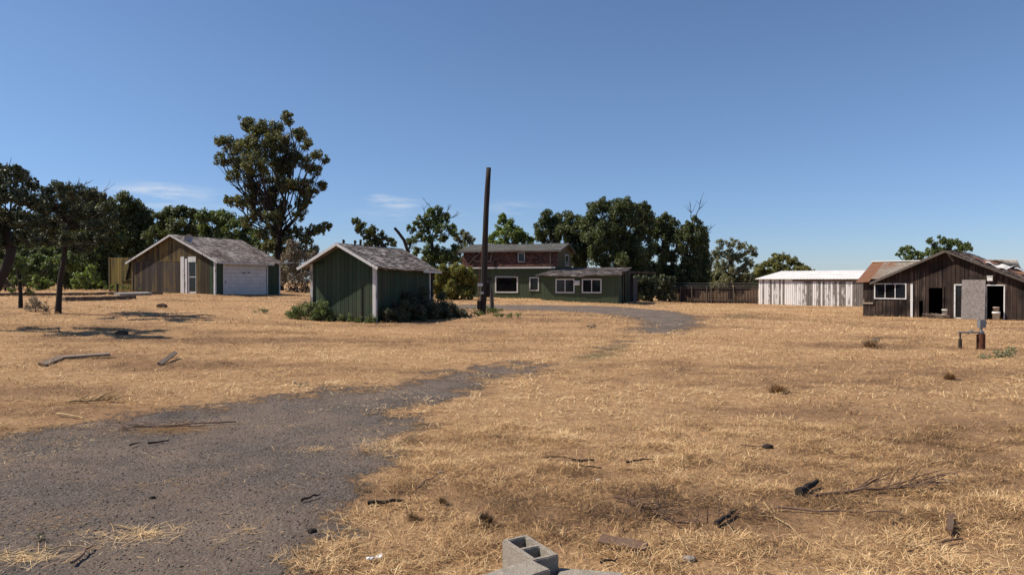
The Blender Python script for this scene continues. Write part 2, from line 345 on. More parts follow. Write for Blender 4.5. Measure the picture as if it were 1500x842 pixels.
def drive_f(x, y):
    a = sdist(x, y, D1) * np.clip(1.5 - (np.asarray(y) - 4) / 9, .45, 1.5); b = sdist(x, y, D2) * .5; c = np.maximum(sdist(x, y, D3) * .5 - .25, sdist(x, y, D4) * .35 - .42)
    return np.clip(np.maximum(np.maximum(a, b), c), -1.6, 1.6)
def green_f(x, y):
    g = np.zeros(np.shape(x))
    for p, s in GR: g = np.maximum(g, np.clip(.5 + sdist(x, y, p) * .6, 0, 1) * s)
    return g * (.55 + .9 * fbm(np.asarray(x) * 2, np.asarray(y) * 2, 3))
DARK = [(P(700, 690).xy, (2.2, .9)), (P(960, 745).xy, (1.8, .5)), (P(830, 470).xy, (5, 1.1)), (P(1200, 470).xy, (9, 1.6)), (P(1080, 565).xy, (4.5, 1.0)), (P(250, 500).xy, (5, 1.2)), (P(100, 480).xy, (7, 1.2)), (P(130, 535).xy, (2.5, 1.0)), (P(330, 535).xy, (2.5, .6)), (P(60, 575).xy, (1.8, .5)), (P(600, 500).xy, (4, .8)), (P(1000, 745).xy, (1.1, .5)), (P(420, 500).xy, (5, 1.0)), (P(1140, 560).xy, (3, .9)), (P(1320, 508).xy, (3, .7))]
def tone_f(x, y):
    x = np.asarray(x, float); y = np.asarray(y, float)
    t = fbm(x * .22 + 3, y * .5 + 9, 5, .6) * .62 + fbm(x * 1.6 + 70, y * 2.6 + 30, 4, .6) * .38
    t = (t - .5) * 1.6 + .53
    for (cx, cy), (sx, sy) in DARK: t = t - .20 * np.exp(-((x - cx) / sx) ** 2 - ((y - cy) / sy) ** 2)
    for (cx, cy), (sx, sy) in LIGHT: t = t + .16 * np.exp(-((x - cx) / sx) ** 2 - ((y - cy) / sy) ** 2)
    return t
LIGHT = [(P(700, 620).xy, (1.6, 1.0)), (P(640, 680).xy, (.9, .7)), (P(830, 560).xy, (3, 1.5)), (P(950, 515).xy, (3, 2)), (P(560, 760).xy, (.5, .5)), (P(560, 520).xy, (4, 1.2)), (P(430, 590).xy, (3, .5)), (P(900, 443).xy, (14, 4)), (P(1150, 455).xy, (8, 4))]
nr, nc = 420, 260
Yp = 9.0 * (4500 / 9.0) ** (np.linspace(0, 1, nr) ** 1.15)
sl_ = np.linspace(-1.7, 1.7, nc)
GX = (sl_[None, :] * Yp[:, None]).ravel(); GY = (np.repeat(Yp[:, None], nc, 1) - 9 - 3).ravel()
GZ = gz(GX, GY)
idx = np.arange(nr * nc).reshape(nr, nc)
Q = np.stack([idx[:-1, :-1], idx[:-1, 1:], idx[1:, 1:], idx[1:, :-1]], -1).reshape(-1, 4)
dr = drive_f(GX, GY); tn = tone_f(GX, GY); gn = green_f(GX, GY)
V = np.stack([GX, GY, GZ], -1)
fd = dr[Q].mean(1) + (fbm(GX[Q].mean(1) * 1.7, GY[Q].mean(1) * 1.7, 3) - .5) * .9
def part_of(mask, name):
    q = Q[mask]; u, inv = np.unique(q, return_inverse=True)
    o = np_mesh(name, V[u], inv.reshape(-1, 4), M['ground'], {'drive': dr[u], 'tone': tn[u], 'green': gn[u]})
    o.data.polygons.foreach_set('use_smooth', np.ones(len(o.data.polygons), bool)); return o
tag(part_of(fd <= 0, 'ground'), kind='structure'); tag(part_of(fd > 0, 'driveway'), kind='structure')

# ------------------------------------------------------------------ straw and gravel
def scatter_fan(n, y0, y1, pw, smax=.82):
    y = y0 + (y1 - y0) * RNG.random(n) ** pw; s = (RNG.random(n) * 2 - 1) * smax
    return s * (y + 1.6), y
def blades(name, n, y0, y1, pw, lmin, lmax, wd, flat=.5, dprob=.04, maxh=1.):
    x, y = scatter_fan(n, y0, y1, pw)
    cl = fbm(x * 3.1, y * 3.1, 3)                                     # clumping
    keep = RNG.random(n) < np.clip((cl - .32) * 3.2, .12, 1)
    dv = drive_f(x, y) + (fbm(x * 1.3, y * 1.7, 5, .65) - .5) * 2.2
    pd = np.where(dv > 0, dprob * (fbm(x * 1.1 + 9, y * 1.1, 3) > .54) * 5 + dprob * .7, 1.0); pd = np.where((dv > 0) & (dv < .35), .30 * (1 - dv / .35) + pd, pd); pd = np.where((dv > -.25) & (dv <= 0), .7, pd)
    keep &= RNG.random(n) < pd; x, y, cl, dv = x[keep], y[keep], cl[keep], dv[keep]; n = len(x)
    an = RNG.random(n) * 2 * math.pi; ln = lmin + (lmax - lmin) * RNG.random(n) ** 1.8
    el = np.abs(RNG.normal(0, flat, n)); el = np.clip(el, 0.02, 1.35)
    el = np.where(dv > 0, .05, el)
    dx, dy = np.cos(an), np.sin(an); h = np.cos(el); v = np.sin(el) * maxh
    base = gz(x, y) + RNG.random(n) * .02 * (dv <= 0) + np.maximum(cl - .5, 0) * .14 * (dv <= 0)
    wdt = wd * (.6 + RNG.random(n) * .9) * (1 + y / 60)
    px, py = -dy * wdt, dx * wdt
    bend = RNG.normal(0, .25, n)
    m1 = np.stack([x + dx * ln * h * .5 - dy * ln * bend * .3, y + dy * ln * h * .5 + dx * ln * bend * .3, base + ln * v * .62], -1)
    tip = np.stack([x + dx * ln * h, y + dy * ln * h, base + ln * v * .85], -1)
    tw = RNG.normal(0, .5, n) * wdt
    A = np.stack([x - px, y - py, base - .004], -1); B = np.stack([x + px, y + py, base - .004 + tw], -1)
    C = m1 + np.stack([px, py, tw], -1) * .9; D = m1 - np.stack([px, py, tw * 0], -1) * .9; E = tip
    Vv = np.stack([A, B, C, D, E], 1).reshape(-1, 3); b = np.arange(n)[:, None] * 5
    Fq = np.concatenate([b + [0, 1, 2], b + [0, 2, 3], b + [3, 2, 4]], 1).reshape(-1, 3)
    tv = np.clip(.50 + (tone_f(x, y) - .5) * 1.25 - .5 * np.clip(fbm(x * 3 + 5, y * 4.5 + 8, 3) - .52, 0, .4) + RNG.normal(0, .25, n) + .02, .0, 1.)
    o = np_mesh(name, Vv, Fq, M['blade'], {'v': np.repeat(tv, 5), 'green': np.repeat(green_f(x, y), 5)}); return o
tag(blades('dry_grass', 400000, 2.4, 9, .78, .03, .15, .0015, .32), 'cut dry straw and stubble covering the near field', 'dry grass', kind='stuff')
tag(blades('dry_grass', 200000, 9, 24, .8, .05, .17, .0028, .30), 'mown straw lying on the middle of the field', 'dry grass', kind='stuff')
tag(blades('dry_grass', 170000, 24, 75, .9, .08, .22, .006, .34), 'straw on the far field towards the sheds', 'dry grass', kind='stuff')

def stones(n, y0, y1, pw, s0, s1, name, field=False):
    x, y = scatter_fan(n, y0, y1, pw); dv = drive_f(x, y)
    k = dv > -.1 if not field else dv < 0
    x, y = x[k], y[k]; n = len(x)
    base = np.array([(1, 0, 0), (-1, 0, 0), (0, 1, 0), (0, -1, 0), (0, 0, 1), (0, 0, -1)], float)
    s = s0 + (s1 - s0) * RNG.random(n) ** 3; sc = np.stack([s * (.7 + .6 * RNG.random(n)), s * (.7 + .6 * RNG.random(n)), s * (.4 + .4 * RNG.random(n))], -1)
    vv = base[None] * sc[:, None, :] * (.75 + .5 * RNG.random((n, 6, 1))); a = RNG.random(n) * 6.28
    X = vv[..., 0] * np.cos(a)[:, None] - vv[..., 1] * np.sin(a)[:, None]; Y_ = vv[..., 0] * np.sin(a)[:, None] + vv[..., 1] * np.cos(a)[:, None]
    z = gz(x, y); Vv = np.stack([X + x[:, None], Y_ + y[:, None], vv[..., 2] + z[:, None] + s[:, None] * .15], -1).reshape(-1, 3)
    fc = np.array([(0, 2, 4), (2, 1, 4), (1, 3, 4), (3, 0, 4), (2, 0, 5), (1, 2, 5), (3, 1, 5), (0, 3, 5)])
    Ff = (np.arange(n)[:, None, None] * 6 + fc[None]).reshape(-1, 3)
    return np_mesh(name, Vv, Ff, M['stone'], {'v': np.repeat(RNG.random(n) ** 1.5, 6)})
tag(stones(140000, 2.6, 14, .8, .003, .012, 'gravel'), 'loose grey gravel scattered over the driveway', 'gravel', kind='stuff')

# ------------------------------------------------------------------ building helpers
class Fr:
    def __init__(s, ox, oy, th, zb): s.ox, s.oy, s.t, s.zb = ox, oy, math.radians(th), zb; s.c, s.s = math.cos(s.t), math.sin(s.t)
    def u(s, px, dep=0.):
        k = (px - 750) / F; return (k * (s.oy + dep * s.c) - s.ox - dep * s.s) / (s.c + k * s.s)
    def z(s, u, py, dep=0.): return CAM_H - (py - HOR) / F * (s.oy - u * s.s + dep * s.c) - s.zb
    def v(s, px, W):
        k = (px - 750) / F; return (k * (s.oy - W * s.s) - s.ox - W * s.c) / (s.s - k * s.c)
    def rect(s, x0, x1, y0, y1, dep=0.):
        a, b = s.u(x0, dep), s.u(x1, dep); m = (a + b) / 2; return a, b, s.z(m, y1, dep), s.z(m, y0, dep)
    def root(s, name, label, cat, group=None): return empty(name, (s.ox, s.oy, s.zb), -s.t, label, cat, group)
    def world(s, u, d, z): return Vector((s.ox + u * s.c + d * s.s, s.oy - u * s.s + d * s.c, s.zb + z))
def board_wall(mb, p0, p1, top, openings=(), bw=.3, th=.035, z0=-.5, groove=.014, jit=.004, rag=0., backing=True):
    """vertical boards from p0 to p1; outward is to the right of p0->p1"""
    p0, p1 = Vector(p0), Vector(p1); d = (p1 - p0); Ln = d.length; d /= Ln; n = Vector((d.y, -d.x))
    if not callable(top): hh = top; top = lambda u: hh
    cuts = {0., Ln}
    for (a, b, c, e) in openings: cuts.add(max(0, a)); cuts.add(min(Ln, b))
    u = 0.
    while u < Ln: cuts.add(u); u += bw * random.uniform(.92, 1.08)
    apex = [x for x in np.linspace(0, Ln, 200)[1:-1] if top(x) > top(x - .01) and top(x) >= top(x + .02)]
    if apex: cuts.add(apex[len(apex) // 2])
    cs = sorted(cuts); cs = [c for i, c in enumerate(cs) if i == 0 or c - cs[i - 1] > 1e-3]
    for a, b in zip(cs[:-1], cs[1:]):
        mid = (a + b) / 2; segs = [(z0, None)]
        for (oa, ob, oz0, oz1) in sorted(openings, key=lambda q: q[2]):
            if oa - 1e-4 <= mid <= ob + 1e-4:
                s0, s1 = segs.pop(); segs += [(s0, oz0), (oz1, s1)]
        val = random.random()
        for (s0, s1) in segs:
            if s1 is not None and s1 - s0 < .01: continue
            for layer in ((0, 1) if backing else (0,)):
                g = groove / 2 if layer == 0 else -.0
                o0 = random.uniform(0, jit) if layer == 0 else -.012
                t_ = th if layer == 0 else .03
                a2, b2 = a + g, b - g
                if layer == 0 and b2 - a2 < .01: continue
                ta = top(a2 + 1e-4) if s1 is None else s1; tb = top(b2 - 1e-4) if s1 is None else s1
                if s1 is None and rag and layer == 0: r_ = random.uniform(-rag, rag); ta += r_; tb += r_
                bz = s0 + (random.uniform(-rag, rag) if (rag and s0 == z0) else 0)
                if layer == 1: ta -= .005; tb -= .005
                f0 = p0 + d * a2; f1 = p0 + d * b2; of = n * o0; bk = n * (o0 - t_)
                mb.add([(*(f0 + of), bz), (*(f1 + of), bz), (*(f1 + bk), bz), (*(f0 + bk), bz), (*(f0 + of), ta), (*(f1 + of), tb), (*(f1 + bk), tb), (*(f0 + bk), ta)],
                       [(0, 3, 2, 1), (4, 5, 6, 7), (0, 1, 5, 4), (1, 2, 6, 5), (2, 3, 7, 6), (3, 0, 4, 7)], val if layer == 0 else val * .6)
def shingles(mb, p, e, s, Ln, Sl, expo=.2, wd=.25, sag=None, th=.018, slab=.05, lift=.012, miss=0., rag=.02):
    """p lower start corner, e unit vector along eave, s unit vector up the slope"""
    p, e, s = Vector(p), Vector(e).normalized(), Vector(s).normalized(); n = e.cross(s)
    if n.z < 0: n = -n
    sg = sag or (lambda a, b: 0.)
    nx = max(2, int(Ln / .6)); ny = max(2, int(Sl / .8))
    vs = []
    for k in (0, 1):
        for j in range(ny + 1):
            for i in range(nx + 1):
                a, b = i / nx, j / ny; vs.append(p + e * Ln * a + s * Sl * b - n * (slab * k + .004) + Vector((0, 0, sg(a, b))))
    R = nx + 1; K = R * (ny + 1); fs = []
    for j in range(ny):
        for i in range(nx):
            q = j * R + i; fs.append((q, q + 1, q + R + 1, q + R)); fs.append((K + q, K + q + R, K + q + R + 1, K + q + 1))
    for i in range(nx): fs.append((i, K + i, K + i + 1, i + 1)); q = ny * R + i; fs.append((q, q + 1, K + q + 1, K + q))
    for j in range(ny): q = j * R; fs.append((q, q + R, K + q + R, K + q)); q += nx; fs.append((q, K + q, K + q + R, q + R))
    mb.add(vs, fs, .25)
    r = 0; y = 0.
    while y < Sl - .02:
        x = -random.random() * wd; rl = random.uniform(-.12, .12)
        while x < Ln:
            w_ = wd * random.uniform(.6, 1.35); a, b = max(0., x), min(Ln, x + w_ - .012); x += w_
            if b - a < .03 or random.random() < miss: continue
            y0 = y - random.uniform(0, rag) - (0.03 if y == 0 else 0); y1 = min(y + expo * 1.25, Sl)
            l0 = th + lift * random.random(); l1 = .006
            def q(a_, y_, l_): return p + e * a_ + s * y_ + n * l_ + Vector((0, 0, sg(a_ / Ln, max(0, y_) / Sl)))
            val = min(1, max(0, random.random() * .8 + .1 + rl))
            mb.add([q(a, y0, l0), q(b, y0, l0 + random.uniform(-.3, .3) * lift), q(b, y1, l1), q(a, y1, l1), q(a, y0, l0 - th), q(b, y0, l0 - th)], [(0, 1, 2, 3), (4, 5, 1, 0)], val)
        y += expo
def window_unit(root, rect, plane, n_panes=2, fw=.06, glass='glass', back=None, name='window', label=None, proud=.04, axis='x', frame='white_frame', sashes=None):
    """rect = a,b,z0,z1 on a wall; axis x: wall lies along x at y=plane facing -y; axis y: wall along y at x=plane facing +x"""
    a, b, z0, z1 = rect; fb = MB()
    def bx(mb, a0, a1, o0, o1, c0, c1, val=.5):
        if axis == 'x': mb.box(a0, a1, plane - o1, plane - o0, c0, c1, val)
        else: mb.box(plane + o0, plane + o1, a0, a1, c0, c1, val)
    bx(fb, a - fw, b + fw, -.03, proud, z1, z1 + fw); bx(fb, a - fw, b + fw, -.03, proud + .015, z0 - fw, z0)
    bx(fb, a - fw, a, -.03, proud, z0, z1); bx(fb, b, b + fw, -.03, proud, z0, z1)
    for i in range(1, n_panes):
        x = a + (b - a) * i / n_panes; bx(fb, x - fw * .35, x + fw * .35, -.03, proud * .8, z0, z1)
    fo = fb.build(name, M[frame], root)
    if label: fo['label'] = label
    for i in range(n_panes):
        x0 = a + (b - a) * i / n_panes + (fw * .35 if i else 0); x1 = a + (b - a) * (i + 1) / n_panes - (fw * .35 if i < n_panes - 1 else 0)
        pb = MB(); bx(pb, x0, x1, -.005, .005, z0, z1); gl = glass if isinstance(glass, str) else glass[i]
        pb.build('pane', M[gl], fo)
    if back:
        cb = MB(); k = 10
        for i in range(k * 2):
            x0 = a + (b - a) * i / (k * 2); x1 = a + (b - a) * (i + 1) / (k * 2); o = -.10 - .03 * (i % 2); bx(cb, x0, x1, o - .02, o, z0 - .02, z1 + .02, random.random())
        cb.build('curtain', M[back], fo)
    return fo

# ------------------------------------------------------------------ garage
gz_ = lambda x, y: float(gz(x, y))
th = 20; c_, s_ = math.cos(math.radians(th)), math.sin(math.radians(th))
T = 45.0; CX = (315 - 750) / F * T
k = (194.5 - 750) / F; Wg = (CX - k * T) / (c_ + k * s_)         # left end on the line X = kY, stepping back from the corner
ox, oy = CX - Wg * c_, T + Wg * s_
zb = CAM_H - (431 - HOR) / F * T
fr = Fr(ox, oy, th, zb)
Lg = fr.v(409, Wg)
G = fr.root('garage', 'wide low garage with white roller door and bare ochre gable', 'garage')
he = fr.z(Wg, 380); hp = fr.z(Wg / 2, 345.0); hw = he
slope = lambda u: he + (hp - he) * (1 - abs(u - Wg / 2) / (Wg / 2)) - .02
uo = fr.u; sd_open = [uo(276), uo(287.5), -.3, fr.z(uo(280), 376)]
mb = MB(); board_wall(mb, (0, 0), (uo(307), 0), slope, [tuple(sd_open)], .28, .03)
mb.build('wall', M['ochre'], G)['label'] = 'bare stained ochre gable wall'
gm = MB(); off = uo(307)
board_wall(gm, (off, 0), (Wg, 0), lambda u: slope(u + off), (), .28, .03)
d0, d1 = fr.v(328, Wg), fr.v(391, Wg); dz = fr.z(Wg, 384.5, (d0 + d1) / 2)
board_wall(gm, (Wg, 0), (Wg, Lg), he, [(d0, d1, -.6, dz)], .25, .03)
board_wall(gm, (Wg, Lg), (0, Lg), slope, (), .3, .03); board_wall(gm, (0, Lg), (0, 0), he, (), .3, .03)
gm.build('wall', M['green'], G)['label'] = 'dark green board wall around the roller door'
b = MB(); board_wall(b, (.06, -.012), (uo(263.5), -.012), lambda u: he - .12, (), .28, .02, backing=False); b.build('lower_boards', M['greyply'], G)['label'] = 'grey weathered lower boards'
# horizontal batten line at eave height on the gable
b = MB(); b.box(.02, uo(268), -.025, .0, he - .10, he - .06, .8); b.build('trim', M['ochre'], G)
for (x, y) in ((Wg, 0.), (Wg, Lg), (0., 0.)):
    b = MB(); q = .07; b.box(x - q if x else x - .05, x + .05, y - .05, y + q, -.5, he - .02, .7); b.build('corner_post', M['white_trim'] if x else M['ochre3'], G)
# roller door
b = MB(); nS = 9
for i in range(nS):
    z0 = -.1 + (dz + .1) * i / nS; z1 = -.1 + (dz + .1) * (i + 1) / nS
    b.box(Wg - .06, Wg - .035 + .006 * (i % 2), d0 + .02, d1 - .02, z0 + .012, z1 - .006, .5 + .2 * random.random())
    b.box(Wg - .075, Wg - .055, d0 + .02, d1 - .02, z0 - .01, z1 + .01, .2)
door = b.build('garage_door', M['white_door'], G)
b = MB()
for (f0, f1, e0, e1) in ((.41, .50, .66, .685), (.54, .60, .66, .69), (.45, .47, .60, .62), (.04, .05, .32, .42)):
    b = MB(); b.box(Wg - .032, Wg - .026, d0 + (d1 - d0) * f0, d0 + (d1 - d0) * f1, dz * e0, dz * e1, .3); b.build('scuff_mark', M['black'], door)
b = MB(); b.box(Wg - .03, Wg + .03, d0 - .08, d0, -.4, dz + .08, .6); b.box(Wg - .03, Wg + .03, d1, d1 + .08, -.4, dz + .08, .6); b.box(Wg - .03, Wg + .03, d0, d1, dz, dz + .08, .6)
b.build('door_frame', M['white_frame'], G)
# side doorway with glazed door leaning inside, and white boards beside it
b = MB(); x0, x1 = uo(265.3), uo(270.3); b.box(x0, x1, -.05, -.004, -.1, fr.z(x0, 376), .6); b.build('white_board', M['white_trim'], G)
b = MB(); x0, x1 = uo(272), uo(275); b.box(x0, x1, -.06, -.004, -.1, fr.z(x0, 379), .6); b.build('white_board', M['white_trim'], G)
a0, a1, _, zt = sd_open
b = MB(); b.box(a0, a1, -.04, .02, zt - .36, zt, .6); b.box(a0, a0 + .07, -.02, .03, -.1, zt - .36, .7); b.box(a0 + .07, a1, .0, .04, .05, .17, .7); b.box(a0 + .07, a1, .0, .04, 1.12, 1.17, .7)
b.box(a1 - .03, a1, -.02, .03, -.1, zt - .36, .4)
dd = b.build('side_door', M['white_frame'], G)
b = MB(); b.box(a0 + .07, a1 - .03, .012, .02, .17, 1.12, .5); b.box(a0 + .07, a1 - .03, .012, .02, 1.17, zt - .36, .5); b.build('pane', M['darkglass'], dd)
# roof
ov_e, ov_g = .42, .22; half = Wg / 2; rise = hp - he; sl = math.hypot(half, rise); ex = (half + ov_e) / half
sag = lambda a, b_: -.05 * math.sin(math.pi * a) * (1 - b_ * .3) + .02 * math.sin(a * 17)
rb = MB()
shingles(rb, (Wg + ov_e, -ov_g, he - rise / half * ov_e + .06), (0, 1, 0), (-half, 0, rise), Lg + ov_g * 1.6, sl * ex, .17, .24, sag)
shingles(rb, (-ov_e, -ov_g, he - rise / half * ov_e + .06), (0, 1, 0), (half, 0, rise), Lg + ov_g * 1.6, sl * ex, .17, .24)
rb.build('roof', M['shingle'], G)
b = MB()
for sg_ in (-1, 1):
    xe = half + sg_ * (half + ov_e); ze = he - rise / half * ov_e + .0
    b.bar((xe, -ov_g - .015, ze - .02), (half, -ov_g - .015, hp + .0), .035, .12, (0, 0, 1), .3); b.build('rake_board', M['white_trim'], G); b = MB()
b.bar((Wg + ov_e + .015, -ov_g, he - rise / half * ov_e - .02), (Wg + ov_e + .015, Lg * .83, he - rise / half * ov_e - .04), .03, .12, val=.6)
b.build('fascia', M['white_trim'], G)
b = MB(); b.bar((Wg + .02, Lg + .05, he - .12), (Wg + 1.0, Lg + .5, he - .02), .05, .05, val=.7); b.build('roof_brace', M['white_trim'], G)
# satellite dish
dp = fr.world(uo(273), .25, fr.z(uo(273), 349.5))
DS = empty('satellite_dish', dp, 0, 'small round satellite dish on the garage roof rake', 'satellite dish')
b = MB(); n = 20; R_ = .30
rings = [(0, .0), (.5, .02), (1, .07)]; vs = [(0, 0, 0)]; fs = []
for r_, d_ in rings[1:]:
    for i in range(n): an = 6.2832 * i / n; vs.append((R_ * r_ * math.cos(an), -d_, R_ * r_ * math.sin(an) * 1.05))
for i in range(n): fs.append((0, 1 + i, 1 + (i + 1) % n)); fs.append((1 + i, 1 + n + i, 1 + n + (i + 1) % n, 1 + (i + 1) % n))
b.add(vs + [(x, y + .012, z) for x, y, z in vs], fs + [tuple(q_ + len(vs) for q_ in f[::-1]) for f in fs], .5); b.build('dish', M['steel'], DS)
b = MB(); b.tube([(0, .03, 0), (0, .10, -.15), (0, .05, -.55)], [.02, .02, .025], 6); b.build('mount', M['steel'], DS)
b = MB(); b.tube([(0, -.02, -.25), (.0, -.38, -.10)], [.012, .012], 5); b.box(-.04, .04, -.44, -.36, -.14, -.04); b.build('feed_arm', M['steel'], DS)

# ochre board fence beside the garage
fl = AT(161, 378, oy + .9); f_r = Vector((ox - .02, oy + .15, 0))
base = Vector((fl.x, fl.y, gz_(fl.x, fl.y))); dvec = Vector((f_r.x - base.x, f_r.y - base.y)); ln = dvec.length
FO = empty('board_fence', base, math.atan2(dvec.y, dvec.x), 'ochre board fence section joined to the garage gable', 'fence')
hf = fl.z - base.z
b = MB(); board_wall(b, (0, 0), (ln, 0), lambda u: hf + .02, (), .22, .025, backing=True); b.build('boards', M['ochre2'], FO)
b = MB(); b.box(-.06, .04, -.05, .08, -.3, hf + .05); b.build('post', M['ochre3'], FO)
b = MB(); b.bar((ln * .72, -.06, hf * .35), (ln * .97, -.06, hf * 1.05), .04, .13, (0, 1, 0), .1); b.build('loose_board', M['darkwood'], FO)
b = MB(); b.bar((ln * .5, -.05, hf * .33), (ln, -.05, hf * .36), .04, .07, val=.3); b.build('rail', M['ochre2'], FO)

# ------------------------------------------------------------------ green shed
T = 27.9; CX = (549.5 - 750) / F * T; k = (457 - 750) / F; Ws = (CX - k * T) / (c_ + k * s_)
ox, oy = CX - Ws * c_, T + Ws * s_; zb = CAM_H - (473 - HOR) / F * T
fr = Fr(ox, oy, th, zb); Ls = fr.v(629, Ws)
SH = fr.root('garden_shed', 'small dark green shed with white corner boards and brambles round its foot', 'shed')
he = fr.z(Ws, 386); hp = fr.z(Ws / 2, 358.5); half = Ws / 2; rise = hp - he
slope = lambda u: he + rise * (1 - abs(u - half) / half) - .02
mb = MB(); board_wall(mb, (0, 0), (Ws, 0), slope, (), .2, .03, groove=.016, jit=.008); board_wall(mb, (Ws, 0), (Ws, Ls), he - .02, (), .2, .03, groove=.016, jit=.008)
board_wall(mb, (Ws, Ls), (0, Ls), slope, (), .2, .03); board_wall(mb, (0, Ls), (0, 0), he - .02, (), .2, .03); mb.build('wall', M['green'], SH)
for (x, y) in ((Ws, 0.), (Ws, Ls), (0., 0.)):
    b = MB()
    if x: b.box(x - .09, x + .055, y - .055, y - .012 if y == 0 else y + .03, -.5, he + .02, .6); b.box(x + .012, x + .054, y - .012 if y == 0 else y - .07, y + .08 if y == 0 else y - .0, -.5, he, .6)
    else: b.box(x - .05, x + .07, y - .055, y - .012, -.5, he, .1)
    b.build('corner_board', M['white_trim'], SH)
ov_e, ov_g = .38, .46; ex = (half + ov_e) / half; sl = math.hypot(half, rise)
sag = lambda a, b_: (-.055 * math.sin(math.pi * a) - .05 * a + .018 * math.sin(a * 23 + 1) * (1 - b_)) * (1 - .5 * b_)
rb = MB(); z_ = he - rise / half * ov_e + .05
shingles(rb, (Ws + ov_e, -ov_g, z_), (0, 1, 0), (-half, 0, rise), Ls + ov_g * 1.5, sl * ex, .16, .22, sag, lift=.022, rag=.035)
shingles(rb, (-ov_e, -ov_g, z_), (0, 1, 0), (half, 0, rise), Ls + ov_g * 1.5, sl * ex, .16, .22)
rb.build('roof', M['shingle'], SH)
b = MB()
for sg_ in (-1, 1): b = MB(); b.bar((half + sg_ * (half + ov_e + .02), -ov_g - .015, z_ - .07), (half, -ov_g - .015, z_ - .05 + rise * ex), .03, .11, (0, 0, 1), .7); b.build('rake_board', M['white_trim'], SH)
b = MB()
b.bar((Ws + ov_e + .02, Ls * .72, z_ - .13), (Ws + ov_e + .02, Ls + .5, z_ - .15), .03, .10, val=.7)
b.build('fascia', M['white_trim'], SH)
b = MB()
for i in range(9): b = MB(); y = -.35 + i * (Ls + .6) / 8; b.bar((Ws + ov_e - .02, y, z_ - .06 + sag(min(1, max(0, (y + .46) / (Ls + .7))), 0)), (Ws - .1, y, he - .03), .04, .08, val=.3); b.build('rafter_end', M['plank'], SH)
b = MB(); b.box(Ws - .05, Ws + .1, Ls + .06, Ls + .22, -.3, he - .12, .2); b.build('back_post', M['darkwood'], SH)
b = MB(); x = uo2 = fr.u(531); b.box(x - .035, x + .0, -.03, -.004, -.2, 1.55, .0); b.build('door_gap', M['black'], SH)
b = MB(); x0, x1 = fr.u(460), fr.u(475); b.box(x0, x1, -.06, -.012, fr.z(x0, 386), fr.z(x0, 385), .3); b.build('batten', M['darkwood'], SH)
SHF = fr

# ------------------------------------------------------------------ two-storey house with wing
th = 15; c_, s_ = math.cos(math.radians(th)), math.sin(math.radians(th))
T = 64.7; CX = (816.5 - 750) / F * T; k = (689 - 750) / F; Wh = (CX - k * T) / (c_ + k * s_)
ox, oy = CX - Wh * c_, T + Wh * s_; zb = .27
fr = Fr(ox, oy, th, zb); Lh = fr.v(836.5, Wh)
H = fr.root('farmhouse', 'two storey farmhouse with green lower walls, brown shingled upper floor and a low wing', 'house')
z1 = fr.z(Wh / 2, 392.); z2 = fr.z(Wh / 2, 366.5); zr = fr.z(Wh / 2, 358.4, Lh / 2)
big = fr.rect(727, 757, 406.5, 427); sm = fr.rect(777, 788, 407.5, 424.5)
gw = MB(); board_wall(gw, (0, 0), (Wh, 0), z1, [big, sm], .3, .03, groove=.02); board_wall(gw, (Wh, 0), (Wh, Lh), z1, (), .3, .03)
board_wall(gw, (Wh, Lh), (0, Lh), z1, (), .3, .03); board_wall(gw, (0, Lh), (0, 0), z1, (), .3, .03); gw.build('wall', M['green_house'], H)['label'] = 'green lower wall'
window_unit(H, big, 0, 1, .13, 'darkglass', 'darkcloth'); window_unit(H, sm, 0, 1, .11, 'glass')
# upper storey: shingled front that flares out at the foot
xl = fr.u(680.5) ; xb = fr.u(677)
ub = MB(); rows = 12; up = fr.rect(760, 768.5, 371, 383)
for r in range(rows):
    za, zc = z1 + (z2 - z1) * r / rows, z1 + (z2 - z1) * (r + 1) / rows; f = 1 - r / rows
    x = xb + (xl - xb) * r / rows
    while x < Wh + .04:
        w_ = random.uniform(.18, .34); x1 = min(x + w_ - .01, Wh + .04); o = -.06 - .22 * f - .02 * random.random()
        a, b_, c0, c1 = up
        if not (x1 > a and x < b_ and zc > c0 and za < c1):
            ub.add([(x, o, za), (x1, o, za), (x1, -.05 - .22 * (1 - (r + 1) / rows), zc + .02), (x, -.05 - .22 * (1 - (r + 1) / rows), zc + .02), (x, 0, za), (x1, 0, za)], [(0, 1, 2, 3), (4, 5, 1, 0), (4, 0, 3), (5, 2, 1)])
        x += w_
ub.build('upper_wall', M['brown_shingle'], H)['label'] = 'red brown shingled upper wall'
bb = MB(); board_wall(bb, (xl, .02), (Wh, .02), z2, [(up[0] - xl, up[1] - xl, up[2], up[3])], .4, .03, z0=z1 - .1)
bb.build('inner_wall', M['brown_shingle'], H)
gb = MB(); side_top = lambda u: z2 + (zr - z2) * (1 - abs(u - Lh / 2) / (Lh / 2)) - .03
wv0, wv1 = fr.v(827.5, Wh), fr.v(832, Wh); wz0, wz1 = fr.z(Wh, 388, 4), fr.z(Wh, 374, 4)
board_wall(gb, (Wh + .03, 0), (Wh + .03, Lh), side_top, [(wv0, wv1, wz0, wz1)], .3, .03, z0=z1); board_wall(gb, (Wh, Lh), (xl, Lh), z2, (), .3, .03, z0=z1)
board_wall(gb, (xl, Lh), (xl, 0), side_top, (), .3, .03, z0=z1); gb.build('gable_wall', M['ochre3'], H)
window_unit(H, (wv0, wv1, wz0, wz1), Wh + .03, 1, .10, 'glass', 'curtain', axis='y')
window_unit(H, up, -.08, 1, .05, 'glass', 'curtain', proud=.12, label='small upper window with torn white curtain')
b = MB(); b.bar((xb - .1, -.33, z1 - .02), (fr.u(814), -.33, z1 - .02), .06, .13, val=.8); b.build('trim_board', M['white_frame'], H)
b = MB()
